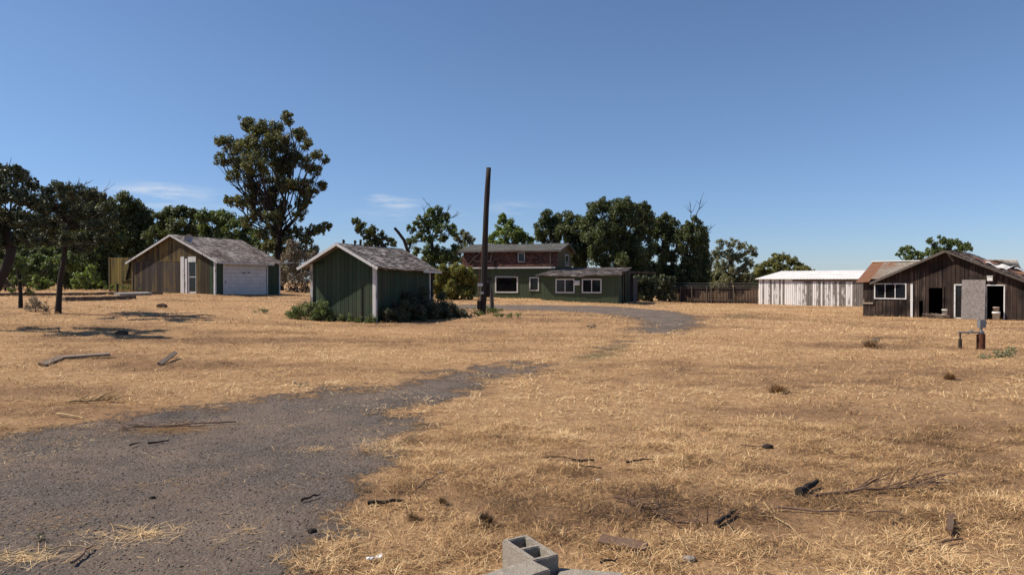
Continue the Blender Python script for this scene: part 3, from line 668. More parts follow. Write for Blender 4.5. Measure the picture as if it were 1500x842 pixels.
def up_pt(px, py, d=-.4): u = fr.u(px, d); return (u, d, fr.z(u, py, d))
for A_, B_, w__ in ((up_pt(705, 367.5), up_pt(683, 389.5), .12), (up_pt(694.5, 369), up_pt(694.5, 382.5, -.2), .09), (up_pt(694.5, 382.5), up_pt(718, 383), .11), (up_pt(721.5, 369), up_pt(718, 382), .11), (up_pt(806, 368), up_pt(806, 390), .12)):
    b = MB(); b.bar(A_, B_, .04, w__, (0, 1, 0), .5); b.build('loose_trim', M['greybark'], H)
b = MB(); b.obox(Vector(up_pt(720.5, 384.5)), (.16, 0, -.22), (0, .05, 0), (.12, 0, .1), .2); b.build('broken_board', M['darkwood'], H)
# main roof
ov = .5; rise = zr - z2; half = Lh / 2; sl = math.hypot(half, rise); ex = (half + ov) / half; rb = MB(); xr0, xr1 = xl - .5, Wh + .45
shingles(rb, (xr0, -ov, z2 - rise / half * ov + .05), (1, 0, 0), (0, half, rise), xr1 - xr0, sl * ex, .25, .35, lambda a, b_: .03 * math.sin(a * 9) - .05 * math.sin(a * math.pi) * (1 - b_))
shingles(rb, (xr0, Lh + ov, z2 - rise / half * ov + .05), (1, 0, 0), (0, -half, rise), xr1 - xr0, sl * ex, .25, .35)
rb.build('roof', M['shingle_grey'], H)
b = MB(); b.bar((xr0, -ov - .02, z2 - rise / half * ov - .02), (xr1, -ov - .02, z2 - rise / half * ov - .02), .03, .14, val=.5)
b.bar((xr1 + .01, -ov, z2 - rise / half * ov - .0), (xr1 + .01, half, zr + .0), .03, .14, val=.4); b.bar((xr1 + .01, Lh + ov, z2 - rise / half * ov), (xr1 + .01, half, zr), .03, .14, val=.4); b.build('fascia', M['greybark'], H)
b = MB(); b.tube([(Wh * .55, half, zr - .2), (Wh * .55, half, zr + .35)], [.08, .08], 8); b.build('vent_pipe', M['steel'], H)
# wing
wd_ = 6.2                                                    # how far the wing stands in front of the main wall
wl, wr = fr.u(793, -wd_), fr.u(906, -wd_); wf = -wd_
rz1, rz0 = fr.z(wr, 391.8, 4.5), fr.z(wl, 404, -wd_ - .4)
r1 = fr.rect(815.5, 840, 410, 427.5, wf); r2 = fr.rect(854, 879.5, 410, 427.5, wf); ac = fr.rect(842.5, 849.5, 411, 417.5, wf)
dR = 4.5; wt = lambda d: rz0 + (rz1 - rz0) * (d - wf + .4) / (dR - wf) - .06
gw = MB(); board_wall(gw, (wl, wf), (wr, wf), wt(wf), [(r_[0] - wl, r_[1] - wl, r_[2], r_[3]) for r_ in (r1, r2)], .3, .03, z0=-.8, groove=.02)
board_wall(gw, (wr, wf), (wr, dR), lambda u: wt(wf + u), (), .3, .03, z0=-.8); board_wall(gw, (wl, 0), (wl, wf), lambda u: wt(-u), (), .3, .03, z0=-.8)
board_wall(gw, (wr, dR), (Wh + .05, dR), wt(dR), (), .3, .03, z0=-.8); gw.build('wing_wall', M['green_house'], H)
window_unit(H, r1, wf, 2, .10, 'glass', 'curtain', label='wing window with pale curtains drawn'); window_unit(H, r2, wf, 2, .10, 'glass', label='dark wing window without curtains')
b = MB(); b.box(ac[0], ac[1], wf - .28, wf + .0, ac[2], ac[3], .6)
for i in range(6): zz = ac[2] + (ac[3] - ac[2]) * (i + .5) / 6; b.box(ac[0] + .03, ac[1] - .03, wf - .29, wf - .281, zz - .01, zz + .01, .1)
b.build('air_conditioner', M['white_frame'], H)
rb = MB(); e_ = 1.0; sv = Vector((0, dR - wf, rz1 - rz0)); x0 = fr.u(784.5, wf - .4); x1 = fr.u(909, wf - .4)
shingles(rb, (x0, wf - .4, rz0), (1, 0, 0), sv, x1 - x0, sv.length, .25, .3, lambda a, b_: .05 * math.sin(a * 8 + 1) * (1 - b_) + .03 * math.sin(a * 21) * (1 - b_), lift=.03)
rb.build('wing_roof', M['shingle'], H)
# porch at the end of the wing: dark posts, beam, leaning door
b = MB()
for px, dd_ in ((911.5, -3.5), (915, -1.5), (918, 1.0), (926, 3.)):
    u = fr.u(px, dd_); b.box(u - .08, u + .08, dd_ - .08, dd_ + .08, -.7, 2.3, random.random())
u_ = fr.u(930, 3.5); b.bar((wr + .3, wf, 2.35), (wr + 1.8, 3.5, 2.5), .1, .18, val=.3); b.bar((wr + .1, -1, 2.45), (wr + 2.2, -1, 2.4), .1, .15, val=.3); b.bar((wr + .1, 2.5, 2.55), (wr + 2.6, 2.5, 2.4), .1, .15, val=.3)
b.build('porch_frame', M['barn'], H)
b = MB(); u = fr.u(922, 3.2); b.box(u, u + .75, 3.2, 3.26, -.4, 2.0, .2); b.build('porch_door', M['panel'], H)
# sagging cable in front of the lower wall
b = MB(); pts = []
for i in range(21):
    f = i / 20; px = 695 + 104 * f; u = fr.u(px, -.6); pts.append((u, -.6, fr.z(u, 404.5 - 3.5 * f + 2.5 * math.sin(math.pi * f), -.6)))
b.tube(pts, [.02] * 21, 5); b.build('cable', M['cable'], H)
b = MB()
for i in range(14):
    a = random.uniform(0, 6.28); c0 = Vector(up_pt(757.5, 400)); b.tube([c0, c0 + Vector((math.cos(a) * .3, random.uniform(-.1, 0), math.sin(a) * .35))], [.03, .012], 5)
b.build('cable_tangle', M['cable'], H)
HF = fr

# ------------------------------------------------------------------ white barn
th = 42; c_, s_ = math.cos(math.radians(th)), math.sin(math.radians(th))
T = 69.7; fr = Fr((1111.5 - 750) / F * T, T, th, -.45); Wb = fr.u(1285); Lb = 7.0
WB = fr.root('white_barn', 'long low barn of peeling white boards under a white metal roof', 'barn')
he = fr.z(0, 408.8); hr = fr.z(0, 397.3, Lb)
mb = MB(); board_wall(mb, (0, 0), (Wb, 0), he - .02, (), .19, .03, groove=.03, jit=.03, rag=.05); board_wall(mb, (Wb, 0), (Wb, Lb), lambda u: he + (hr - he) * u / Lb, (), .3)
board_wall(mb, (Wb, Lb), (0, Lb), hr, (), .3); board_wall(mb, (0, Lb), (0, 0), lambda u: hr - (hr - he) * u / Lb, (), .3); mb.build('wall', M['white_worn'], WB)
b = MB(); x = 0
while x < Wb:
    l = random.uniform(.9, 1.9)
    if random.random() < .75: b.box(x, min(x + l, Wb), -.06, -.034, he - .24, he - .03)
    x += l
b.build('eave_board', M['plank'], WB)
b = MB(); p = Vector((-.25, -.3, he + .02)); s = Vector((0, Lb + .3, hr - he)); Ln = Wb + .5; nrib = int(Ln / .3)
vs = []; fs = []
for i in range(nrib * 4 + 1):
    x = p.x + Ln * i / (nrib * 4); h = .03 if i % 4 == 0 else 0
    for j in (0, 1): vs.append((x, p.y + s.y * j, p.z + s.z * j + h))
m_ = len(vs); vs += [(x, y, z - .04) for x, y, z in vs]
for i in range(nrib * 4): q = 2 * i; fs += [(q, q + 2, q + 3, q + 1), (m_ + q, m_ + q + 1, m_ + q + 3, m_ + q + 2), (q, m_ + q, m_ + q + 2, q + 2), (q + 1, q + 3, m_ + q + 3, m_ + q + 1)]
fs += [(0, 1, m_ + 1, m_), (m_ - 2, m_ * 2 - 2, m_ * 2 - 1, m_ - 1)]
b.add(vs, fs, .6); b.build('roof', M['white_metal'], WB)

# ------------------------------------------------------------------ dark barn
th = 46; c_, s_ = math.cos(math.radians(th)), math.sin(math.radians(th))
T = 46.5; fr = Fr((1264.5 - 750) / F * T, T, th, -.45); g0 = fr.u(1283.4); gp = fr.u(1386.8); Wd = fr.u(1500) + .25; half = gp - g0; Wd = g0 + 2 * half
DB = fr.root('old_barn', 'dark weathered board barn with gable, open doorways and rusty roof', 'barn')
he = fr.z(g0, 411.5); hp = fr.z(gp, 367.8); rise = hp - he
top = lambda u: he if u < g0 else he + rise * (1 - abs(u - gp) / half) - .02
dA = fr.rect(1361, 1381, 421.5, 470); wA = fr.rect(1282.5, 1326.5, 416.5, 436.5); dC = fr.rect(1400, 1409.5, 418, 470); dB = fr.rect(1446, 1470.5, 418.5, 470)
def dn(r): return (r[0], r[1], -.8, r[3])
gapu = fr.u(1346.5)
mb = MB(); board_wall(mb, (0, 0), (Wd, 0), top, [dn(dA), wA, dn(dC), dn(dB), (gapu, gapu + .22, -.8, 1.1)], .24, .03, z0=-.1, groove=.018, jit=.03, rag=.03)
board_wall(mb, (Wd, 0), (Wd, 6.5), he, (), .3); Lback = 6.2
board_wall(mb, (Wd, Lback), (0, Lback), he + .6, (), .3); board_wall(mb, (0, Lback), (0, 0), lambda u: he + .45 * 2.9 * (1 - abs(u - 3.1) / 3.1) * .9, (), .3); mb.build('wall', M['barn'], DB)
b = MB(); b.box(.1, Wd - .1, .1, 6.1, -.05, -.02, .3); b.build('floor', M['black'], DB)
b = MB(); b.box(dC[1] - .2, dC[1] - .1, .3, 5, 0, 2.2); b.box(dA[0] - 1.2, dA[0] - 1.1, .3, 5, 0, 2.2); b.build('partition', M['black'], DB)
# gable roof
gl = 6.0; ovg = .45; rb = MB(); z_ = he + .03; sl = math.hypot(half, rise); ex = 1.03
shingles(rb, (g0 - .2, -ovg, he - .08), (0, 1, 0), (half, 0, rise), gl, sl * ex, .2, .28)
shingles(rb, (Wd + .2, -ovg, he - .08), (0, 1, 0), (-half, 0, rise), gl, sl * ex, .2, .28, lambda a, b_: .07 * math.sin(a * 11) * (1 - b_ * .5) + .04 * math.sin(b_ * 9), lift=.05, miss=.08, rag=.06)
rb.build('roof', M['shingle_dark'], DB)['label'] = 'ragged shingled gable roof'
b = MB()
b.bar((g0 - .25, -ovg - .02, he - .18), (gp, -ovg - .02, hp - .02), .04, .15, (0, 0, 1), .9); b.bar((Wd + .25, -ovg - .02, he - .18), (gp, -ovg - .02, hp - .02), .04, .13, (0, 0, 1), .3); b.build('rake_board', M['post'], DB)
# tin roofed front slope to the left and its white ridge
dep = 2.85; rh = fr.z(0, 383.8, dep); eh = he + .02
def sheet(mb, x0, x1, y0, y1, za, zb_, pitch=.15, amp=.018, val=None, hump=None):
    n = int((x1 - x0) / (pitch / 4)); vs = []; fs = []
    for i in range(n + 1):
        x = x0 + (x1 - x0) * i / n; h = amp * math.sin(i * math.pi / 2)
        for j in range(5):
            f = j / 4; vs.append((x, y0 + (y1 - y0) * f, za + (zb_ - za) * f + h + (hump(x, f) if hump else 0)))
    m_ = len(vs); vs += [(x, y, z - .012) for x, y, z in vs]
    for i in range(n):
        for j in range(4): q = 5 * i + j; fs += [(q, q + 5, q + 6, q + 1), (m_ + q, m_ + q + 1, m_ + q + 6, m_ + q + 5)]
        q = 5 * i; fs += [(q, m_ + q, m_ + q + 5, q + 5), (q + 4, q + 9, m_ + q + 9, m_ + q + 4)]
    mb.add(vs, fs, val)
b = MB(); x = fr.u(1253.3, -.35); xE = Wd + 3
vals = [.95, .35, .15, .55, .9, .8, .3, .6, .9, .4, .7, .2, .8, .5, .6, .3]; i = 0
while x < g0 + 3.6: yy = -.35 if x < g0 - .6 else .12; sheet(b, x, x + .85, yy, dep, eh - .1 + (rh - eh + .1) * (yy + .35) / (dep + .35), rh, val=vals[i % 16], hump=lambda q, f: .02 * math.sin(q * 3)); x += .83; i += 1
b.build('roof', M['tin'], DB)['label'] = 'rusty corrugated tin roof slope'
b = MB(); x = fr.u(1253.3, -.35)
sheet(b, x, Wd - 1, dep, 2 * dep + .4, rh + .01, eh - .05, .3, .01, .5); b.bar((x, dep, rh + .04), (g0 + 3.8, dep, rh + .04), .3, .06, val=.6); b.build('ridge_sheet', M['white_metal'], DB)
# torn sheets on the right slope
def slope_pt(u, d, l=0): return (u, d, he + rise * (1 - (u - gp) / half) + l)
for (ua, ub_, d0_, d1_, l0, l1, mt, lb) in ((gp + 1.2, gp + 2.3, 1.0, 4.0, .12, .26, 'tin', 'curled rusty sheet'), (gp + 1.9, gp + 3.0, .6, 3.6, .16, .38, 'white_metal', 'torn pale roof sheet'), (gp + 2.6, gp + 4.1, .9, 4.6, .2, .32, 'tin', 'loose rusty sheet'), (gp + 3.1, gp + 4.4, 2.2, 5.2, .34, .5, 'white_metal', 'bright loose roof sheet')):
    b = MB(); vs = []; fs = []; n = 12; mN = 8
    for i in range(n + 1):
        for j in range(mN + 1):
            a, c = i / n, j / mN; u = ua + (ub_ - ua) * a; d = d0_ + (d1_ - d0_) * c
            vs.append(slope_pt(u, d, l0 + (l1 - l0) * a * c + .05 * math.sin(a * 9 + c * 5) + .16 * (a ** 4) * math.sin(c * 3) + random.uniform(-.01, .01)))
    m_ = len(vs); vs += [(x, y, z - .03) for x, y, z in vs]; R = mN + 1
    for i in range(n):
        for j in range(mN): q = i * R + j; fs += [(q, q + R, q + R + 1, q + 1), (m_ + q, m_ + q + 1, m_ + q + R + 1, m_ + q + R)]
    for i in range(n): q = i * R; fs += [(q, m_ + q, m_ + q + R, q + R)]; q += mN; fs += [(q, q + R, m_ + q + R, m_ + q)]
    for j in range(mN): fs += [(j, j + 1, m_ + j + 1, m_ + j)]; q = n * R + j; fs += [(q, m_ + q, m_ + q + 1, q + 1)]
    b.add(vs, fs, .9 if mt == 'tin' else .3); b.build('loose_sheet', M[mt], DB)['label'] = lb
# openings
window_unit(DB, wA, -.02, 3, .07, ('glass', 'darkglass', 'glass'), 'darkcloth', frame='white_trim', label='three pane window in a white frame')
b = MB()
def frame_open(b, r, w_=.07, col=.6, lintel=True):
    b.box(r[0] - w_, r[0], -.06, .03, -.1, r[3], col); b.box(r[1], r[1] + w_, -.06, .03, -.1, r[3], col)
    if lintel: b.box(r[0] - w_, r[1] + w_, -.06, .03, r[3], r[3] + w_, col)
frame_open(b, dB); b.build('door_frame', M['white_trim'], DB)['label'] = 'white door frame'
b = MB(); frame_open(b, dA, .09); b.build('door_frame', M['barn'], DB)
b = MB(); frame_open(b, dC, .08); b.box(dC[0], dC[1], -.03, .02, -.05, .1); gd = b.build('glass_door', M['white_frame'], DB)
b = MB(); b.box(dC[0], dC[1], .0, .012, .1, dC[3]); b.build('pane', M['glass'], gd)
b = MB(); rp = fr.rect(1409.7, 1444.3, 410.5, 469); b.obox(((rp[0] + rp[1]) / 2, -.17, (rp[2] + rp[3]) / 2 + .03), ((rp[1] - rp[0]) / 2, 0, .0), (0, .02, 0), (0, .09, (rp[3] - rp[2]) / 2), .5)
PB = empty('chipboard_panel', fr.world(rp[0], -.3, 0), -fr.t, 'large grey chipboard sheet leaning on the barn beside the open doorway', 'board')
for i_, p_ in enumerate(b.v): b.v[i_] = (p_[0] - rp[0], p_[1] + .3, p_[2])
b.build('sheet', M['panel'], PB)
b = MB(); pr = fr.rect(1334.3, 1337.8, 416, 463); b.box(pr[0], pr[1], -.10, -.04, .0, pr[3], .6); b.box(pr[0] - .02, pr[1] + .02, -.11, -.038, 1.08, 1.13, .9); b.build('downpipe', M['white_trim'], DB)
b = MB(); lr = fr.rect(1447, 1455, 405, 411.5); b.box(lr[0], lr[1], -.22, -.04, lr[2], lr[3], .6); b.box(lr[0] - .02, lr[1] + .02, -.24, -.038, lr[3], lr[3] + .05, .2); b.build('wall_lamp', M['white_frame'], DB)
b = MB(); b.box(.0, .35 + .3, -.09, -.04, .82, .93, .9); b.box(.05, .1, -.09, -.04, .93, 1.15, .9); b.build('bracket_board', M['plank'], DB)
DBF = fr

def bucket(name, loc, r, h, mat, label, rim=True, group=None):
    o = empty(name, loc, random.random(), label, 'bucket', group); b = MB(); n = 20
    prof = [(r * .82, 0), (r, h), (r * 1.06, h), (r * 1.06, h - .03), (r * 1.0, h - .035)]
    prof = [(.001, 0), (r * .82, 0), (r * .97, h * .82), (r * 1.05, h * .82), (r * 1.05, h * .87), (r * .99, h * .88), (r, h), (r * .95, h), (r * .78, .02), (.001, .02)]
    vs = []; fs = []
    for (rr, zz) in prof:
        for i in range(n): an = 6.2832 * i / n; vs.append((rr * math.cos(an), rr * math.sin(an), zz))
    for j in range(len(prof) - 1):
        for i in range(n): fs.append((j * n + i, j * n + (i + 1) % n, (j + 1) * n + (i + 1) % n, (j + 1) * n + i))
    b.add(vs, fs, .6); b.build('body', M[mat], o, True)
    b = MB(); pts = [(r * 1.06 * math.cos(a), r * .25 + .0, h * .85 - abs(math.sin(a)) * h * .4) for a in np.linspace(0, math.pi, 13)]
    pts = [(r * 1.06 * math.cos(a), -r * 1.0 * math.sin(a) * .98 - .0, h * .85 - math.sin(a) * h * .45) for a in np.linspace(0, math.pi, 13)]
    b.tube(pts, [.004] * 13, 5); b.build('handle', M['steel'], o); return o
u = fr.u(1384, -.5); pw = fr.world(u, -.5, 0); bucket('bucket', (pw.x, pw.y, gz_(pw.x, pw.y) - .02), .17, .30, 'beige', 'dirty bucket lying at the foot of the barn between two doorways')
pw2 = (pw.x, pw.y, gz_(pw.x, pw.y) + .27); bucket('bucket', pw2, .16, .30, 'plastic', 'small white tub on the dirty bucket by the dark doorway')
u = fr.u(1459.5, -.3); pw = fr.world(u, -.3, 0); z0 = max(gz_(pw.x, pw.y), -.46)
bucket('bucket', (pw.x, pw.y, z0), .21, .50, 'plastic', 'tall white bucket in the white framed barn doorway'); bucket('bucket', (pw.x, pw.y, z0 + .5), .17, .28, 'beige', 'brown stained tub stacked on the tall white bucket')
# pile of debris at doorway A
b = MB()
for i in range(34):
    px = random.uniform(1360, 1383); u = fr.u(px, -.5); d = -random.uniform(.1, .9); pw = fr.world(u, d, 0); a = random.uniform(-.6, .6) + 2.5; l = random.uniform(.15, .5); z = gz_(pw.x, pw.y) + random.uniform(.02, .22)
    b.bar((pw.x - math.cos(a) * l, pw.y - math.sin(a) * l, z - .06), (pw.x + math.cos(a) * l, pw.y + math.sin(a) * l, z + .08), .05, .025)
tag(b.build('scrap_pile', M['plank']), 'heap of broken boards spilling from the barn doorway', 'rubble')

# ------------------------------------------------------------------ wire-and-board fence
A0, A1 = AT(982, 420, 75), AT(1110.5, 420.5, 71); A0.z = gz_(A0.x, A0.y); A1.z = gz_(A1.x, A1.y)
dv_ = (A1 - A0).xy; ln = dv_.length; hf = 1.62
FE = empty('plank_fence', A0, math.atan2(dv_.y, dv_.x), 'long dark plank fence with pale posts beside the white barn', 'fence')
b = MB(); board_wall(b, (0, 0), (ln, 0), lambda u: hf + .04 * math.sin(u), (), .15, .02, backing=False, groove=.02, rag=.03); b.build('boards', M['fence'], FE)
b = MB(); b.bar((0, -.05, hf * .93), (ln, -.05, hf * .93), .05, .06, val=.6); b.bar((0, -.05, .25), (ln, -.05, .25), .05, .06, val=.5); b.build('rail', M['post'], FE)
for px in (998, 1015, 1037.5, 1044, 1076, 1109.5):
    u = ((px - 982) / (1110.5 - 982)) * ln; b = MB(); b.box(u - .05, u + .05, -.16, -.04, -.3, hf + .08, .6); b.build('post', M['post'], FE)
b = MB()
for i in range(2): b.tube([(0, -.1, hf + .15 + i * .25), (ln, -.1, hf + .15 + i * .25)], [.012, .012], 4)
b.build('wire', M['steel'], FE)

# ------------------------------------------------------------------ utility pole, post, small items near it
pb = P(706, 460); PO = empty('utility_pole', pb, 0, 'tall bare dark wooden pole leaning slightly, with meter boxes near its foot', 'utility pole')
top_ = AT(715.5, 246, pb.y - .1) - pb
b = MB(); pts = []; rr = []
for i in range(13):
    f = i / 12; pts.append((top_.x * f + .02 * math.sin(f * 7), top_.y * f, -.3 + (top_.z + .3) * f)); rr.append(.175 - .05 * f + random.uniform(-.006, .006))
b.tube(pts, rr, 14); b.build('shaft', M['pole'], PO, True)
def pp(px, py, dy=0.): q = AT(px, py, pb.y + dy) - pb; return q
b = MB(); c = pp(703.5, 417, -.25); b.box(c.x - .13, c.x + .13, c.y - .1, c.y + .05, c.z - .07, c.z + .07, .7); b.build('meter_box', M['plastic'], PO)['label'] = 'white meter box'
b = MB(); c = pp(705.5, 429, -.25); b.box(c.x - .1, c.x + .1, c.y - .08, c.y + .04, c.z - .06, c.z + .06, .3); b.build('switch_box', M['white_trim'], PO)
b = MB(); c = pp(701.5, 446, -.2); b.box(c.x - .09, c.x + .1, c.y - .1, c.y + .1, c.z - .22, c.z + .2, .3); b.build('lower_box', M['pole'], PO)
b = MB(); b.tube([pp(700.8, 455, -.2), pp(702.5, 400, -.15), pp(709.5, 330, -.18)], [.025, .02, .012], 6); b.build('conduit', M['rust'], PO)
b = MB(); c = pp(713, 424, .0); b.obox(c, (.16, 0, 0), (0, .12, 0), (0, 0, .35), .1); b.build('breaker_box', M['darkwood'], PO)
p2 = P(721, 458.); PS = empty('gate_post', p2, 0, 'short grey leaning post with a dark cap behind the utility pole', 'post')
q = AT(716.5, 409, p2.y) - p2
b = MB(); b.tube([(0, 0, -.2), (-.02, 0, .5), (q.x * .6 + .03, 0, q.z * .6), (q.x, 0, q.z)], [.12, .115, .12, .10], 9); b.build('shaft', M['post'], PS, True)
b = MB(); b.box(q.x - .19, q.x + .14, -.14, .14, q.z, q.z + .08); b.build('cap', M['cable'], PS)
# white water tank cart beside the round bush
c = P(697, 434.5); c = Vector((c.x, c.y, gz_(c.x, c.y)))
TK = empty('water_tank', c, .1, 'small white tank on its side between round bush and house', 'tank')
b = MB(); b.tube([(-.55, 0, .62), (-.5, 0, .62), (.5, 0, .60), (.55, 0, .60)], [.18, .27, .27, .18], 14); b.build('barrel', M['plastic'], TK, True)
for s1 in (-.3, .35):
    b = MB(); b.tube([(s1, -.3, .22), (s1, -.22, .22)], [.2, .2], 14); b.build('wheel', M['cable'], TK)
b = MB(); b.bar((-.5, 0, .38), (.7, 0, .35), .35, .06); b.bar((-.55, -.1, .5), (-.95, -.1, 2.1), .04, .04); b.bar((-.95, -.1, 1.6), (.1, -.1, .85), .05, .05); b.build('rack', M['greybark'], TK)

# ------------------------------------------------------------------ well pipe and pump box
c = P(1438, 512); WP = empty('well_pipe', c, 0, 'rusty well casing with a grey control box and a side pipe in the dry grass', 'well pipe')
sc = c.y / F
def wq(px, py): return Vector(((px - 1438) * sc, 0, (512 - py) * sc))
b = MB(); r = 5.0 * sc; H_ = wq(0, 489).z; b.tube([(0, 0, -.1), (0, 0, H_), (0, 0, H_ + .001)], [r, r, r * .95], 18); b.build('casing', M['rust'], WP, False)
b = MB(); b.tube([(-r - .02, .0, -.1), (-r - .02, 0, H_ * .98)], [.022, .022], 7); b.build('riser_pipe', M['rust'], WP)
b = MB(); b.tube([(0, 0, H_), wq(1438, 478)], [.03, .03], 8); a_ = wq(1438, 487); e_ = wq(1404, 487)
b.tube([(0, 0, a_.z + .01), (e_.x, 0, e_.z)], [.024, .024], 8); b.tube([(-.3, 0, a_.z - .01), (-.3, 0, a_.z + .06)], [.045, .045], 8); b.tube([(-.05, 0, a_.z), (.06, 0, a_.z)], [.05, .05], 8)
b.build('side_pipe', M['steel'], WP)
b = MB(); x_ = wq(1407, 0).x; b.tube([(x_, 0, -.1), (x_, 0, a_.z * .62)], [.05, .045], 8); b.tube([(x_, 0, a_.z * .55), (x_, 0, a_.z)], [.022, .022], 7); b.build('support_post', M['darkwood'], WP)
b = MB(); k1, k2 = wq(1434, 480), wq(1441.5, 468); b.box(k1.x, k2.x, -.07, .07, k1.z, k2.z, .6); b.box(k1.x - .01, k2.x + .01, -.085, -.07, k1.z + .02, k2.z - .01, .3); b.tube([(k2.x, 0, k2.z - .08), (k2.x + .07, 0, k2.z - .1)], [.03, .03], 8)
b.build('control_box', M['steel'], WP)

# ------------------------------------------------------------------ cinder blocks in the foreground
def cinder(name, loc, rot, label, size=(.39, .19, .19), upright=True):
    """hollow two-core block, holes along local z"""
    o = bpy.data.meshes.new(name); Lx, Ly, Lz = size; t = .034; vs = []; fs = []
    xs = [0, t, (Lx - t) / 2, (Lx + t) / 2, Lx - t, Lx]; ys = [0, t, Ly - t, Ly]
    solid = lambda i, j: not (j == 1 and i in (1, 3))
    import bmesh
    bm = bmesh.new(); vd = {}
    def vv(i, j, k):
        if (i, j, k) not in vd: vd[(i, j, k)] = bm.verts.new((xs[i] - Lx / 2, ys[j] - Ly / 2, Lz * k))
        return vd[(i, j, k)]
    for i in range(5):
        for j in range(3):
            if not solid(i, j): continue
            bm.faces.new([vv(i, j, 1), vv(i + 1, j, 1), vv(i + 1, j + 1, 1), vv(i, j + 1, 1)]); bm.faces.new([vv(i, j, 0), vv(i, j + 1, 0), vv(i + 1, j + 1, 0), vv(i + 1, j, 0)])
            for (di, dj, e) in ((-1, 0, ((i, j + 1), (i, j))), (1, 0, ((i + 1, j), (i + 1, j + 1))), (0, -1, ((i, j), (i + 1, j))), (0, 1, ((i + 1, j + 1), (i, j + 1)))):
                a, b_ = i + di, j + dj
                if not (0 <= a < 5 and 0 <= b_ < 3 and solid(a, b_)):
                    (p, q), (r_, s__) = e; bm.faces.new([vv(p, q, 0), vv(r_, s__, 0), vv(r_, s__, 1), vv(p, q, 1)])
    bmesh.ops.recalc_face_normals(bm, faces=bm.faces)
    bmesh.ops.bevel(bm, geom=[e for e in bm.edges if e.calc_face_angle(0) > .5], offset=.006, segments=2, affect='EDGES')
    bmesh.ops.subdivide_edges(bm, edges=[e for e in bm.edges if e.calc_length() > .05], cuts=4, use_grid_fill=True)
    for v in bm.verts: v.co += Vector((random.uniform(-1, 1), random.uniform(-1, 1), random.uniform(-1, 1))) * .0011
    if abs(rot[0]) > .5:
        for v in bm.verts: v.co.z -= Lz / 2; v.co.y += Ly / 2
    bm.to_mesh(o); bm.free(); o.materials.append(M['block'])
    ob = bpy.data.objects.new(name, o); COL.objects.link(ob); ob.location = loc; ob.rotation_euler = rot; return tag(ob, label, 'cinder block', 'cinder blocks in the foreground')
def near(px, py, zz): t = (CAM_H - zz) / ((py - HOR) / F); return Vector(((px - 750) / F * t, t, zz))
R = math.radians
p = near(776, 803, .19); cinder('cinder_block', (p.x, p.y, gz_(p.x, p.y)), (0, 0, R(-60)), 'upright cinder block with its hollow cores open to the sky')
p = near(777, 819, .19); cx_, cy_ = p.x - .79 * .195 + .61 * .095, p.y - .02 - .61 * .195 - .79 * .095
cinder('cinder_block', (cx_ + .5 * .0, cy_, gz_(cx_, cy_) + .005), (R(90), 0, R(38)), 'cinder block lying flat in front of the upright one')
p = near(820, 833, .10); cx_, cy_ = p.x + .195 * .985 - .17 * .095, p.y - .195 * .17 - .985 * .095
cinder('cinder_block', (cx_, cy_, gz_(cx_, cy_) - .095), (R(90), 0, R(-10)), 'cinder block sunk in straw right of the upright one')

# ------------------------------------------------------------------ planks, sticks and scraps on the ground
def stick(name, a, b_, r, mat, label, cat='stick', kink=.03, lift=.015, twigs=0, n=6, group='sticks lying on the field'):
    A, B = P(*a), P(*b_); A = Vector(A); B = Vector(B); m = MB(); d = B - A; sd = Vector((-d.y, d.x, 0)).normalized(); base = A.copy()
    o = empty(name, base, 0, label, cat, group) if twigs else None
    pts = []
    for i in range(n + 1):
        f = i / n; q = A + d * f + sd * random.uniform(-1, 1) * kink * d.length * (0 < i < n); q.z = gz_(q.x, q.y) + lift + r * .6 + random.uniform(0, .02); pts.append(q - base)
    m.tube(pts, [r * (1 - .5 * i / n) for i in range(n + 1)], 7)
    if not twigs:
        ob = m.build(name, M[mat]); ob.location = base; return tag(ob, label, cat, group)
    m.build('stem', M[mat], o); tw = MB()
    for i in range(twigs):
        f = random.uniform(.15, 1); k_ = int(f * (n - .01)); q = pts[k_].lerp(pts[k_ + 1], f * n - k_); a = random.uniform(-1.2, 1.2); dd = d.normalized(); dd = Vector((dd.x * math.cos(a) - dd.y * math.sin(a), dd.x * math.sin(a) + dd.y * math.cos(a), random.uniform(0, .5)))
        l = random.uniform(.15, .5) * min(1, d.length); tw.tube([q, q + dd * l * .5 + Vector((0, 0, .02)), q + dd * l], [r * .4, r * .3, r * .12], 5)
    tw.build('twigs', M[mat], o); return o
def plank(name, a, b_, w_, t_, mat, label, tilt=0., cat='plank', group='planks lying on the field', lift=0., ex=0):
    A, B = P(*a), P(*b_); d = B - A; L_ = d.length; m = MB(); ob_n = 6; an = math.atan2(d.y, d.x)
    for i in range(ob_n):
        x0, x1 = L_ * i / ob_n, L_ * (i + 1) / ob_n; m.box(x0, x1 - (0 if i < ob_n - 1 else .0), -w_ / 2 + .004 * math.sin(i * 3), w_ / 2 + .004 * math.sin(i * 5), 0, t_, .5)
    o = m.build(name, M[mat]); o.location = (A.x, A.y, gz_(A.x, A.y) + .015 + lift); sl2 = math.atan2(gz_(B.x, B.y) - gz_(A.x, A.y) + ex, L_); o.rotation_euler = (tilt, -sl2, an); return tag(o, label, cat, group)
plank('wooden_plank', (60, 537), (88, 526), .14, .05, 'plank', 'short grey plank meeting the end of a longer one', .3)
plank('wooden_plank', (87, 526), (161, 524), .14, .05, 'plank', 'long grey plank lying flat in the straw', .2, ex=.05)
plank('wood_chunk', (232, 536), (256, 525), .09, .05, 'plank', 'stubby tilted chunk of timber in the dry grass', .5, ex=.10)
stick('log_stub', (1171, 730), (1198, 716), .040, 'darkwood', 'charred log stub lying in the right foreground', 'log', .01, .02, 0, 4, None)
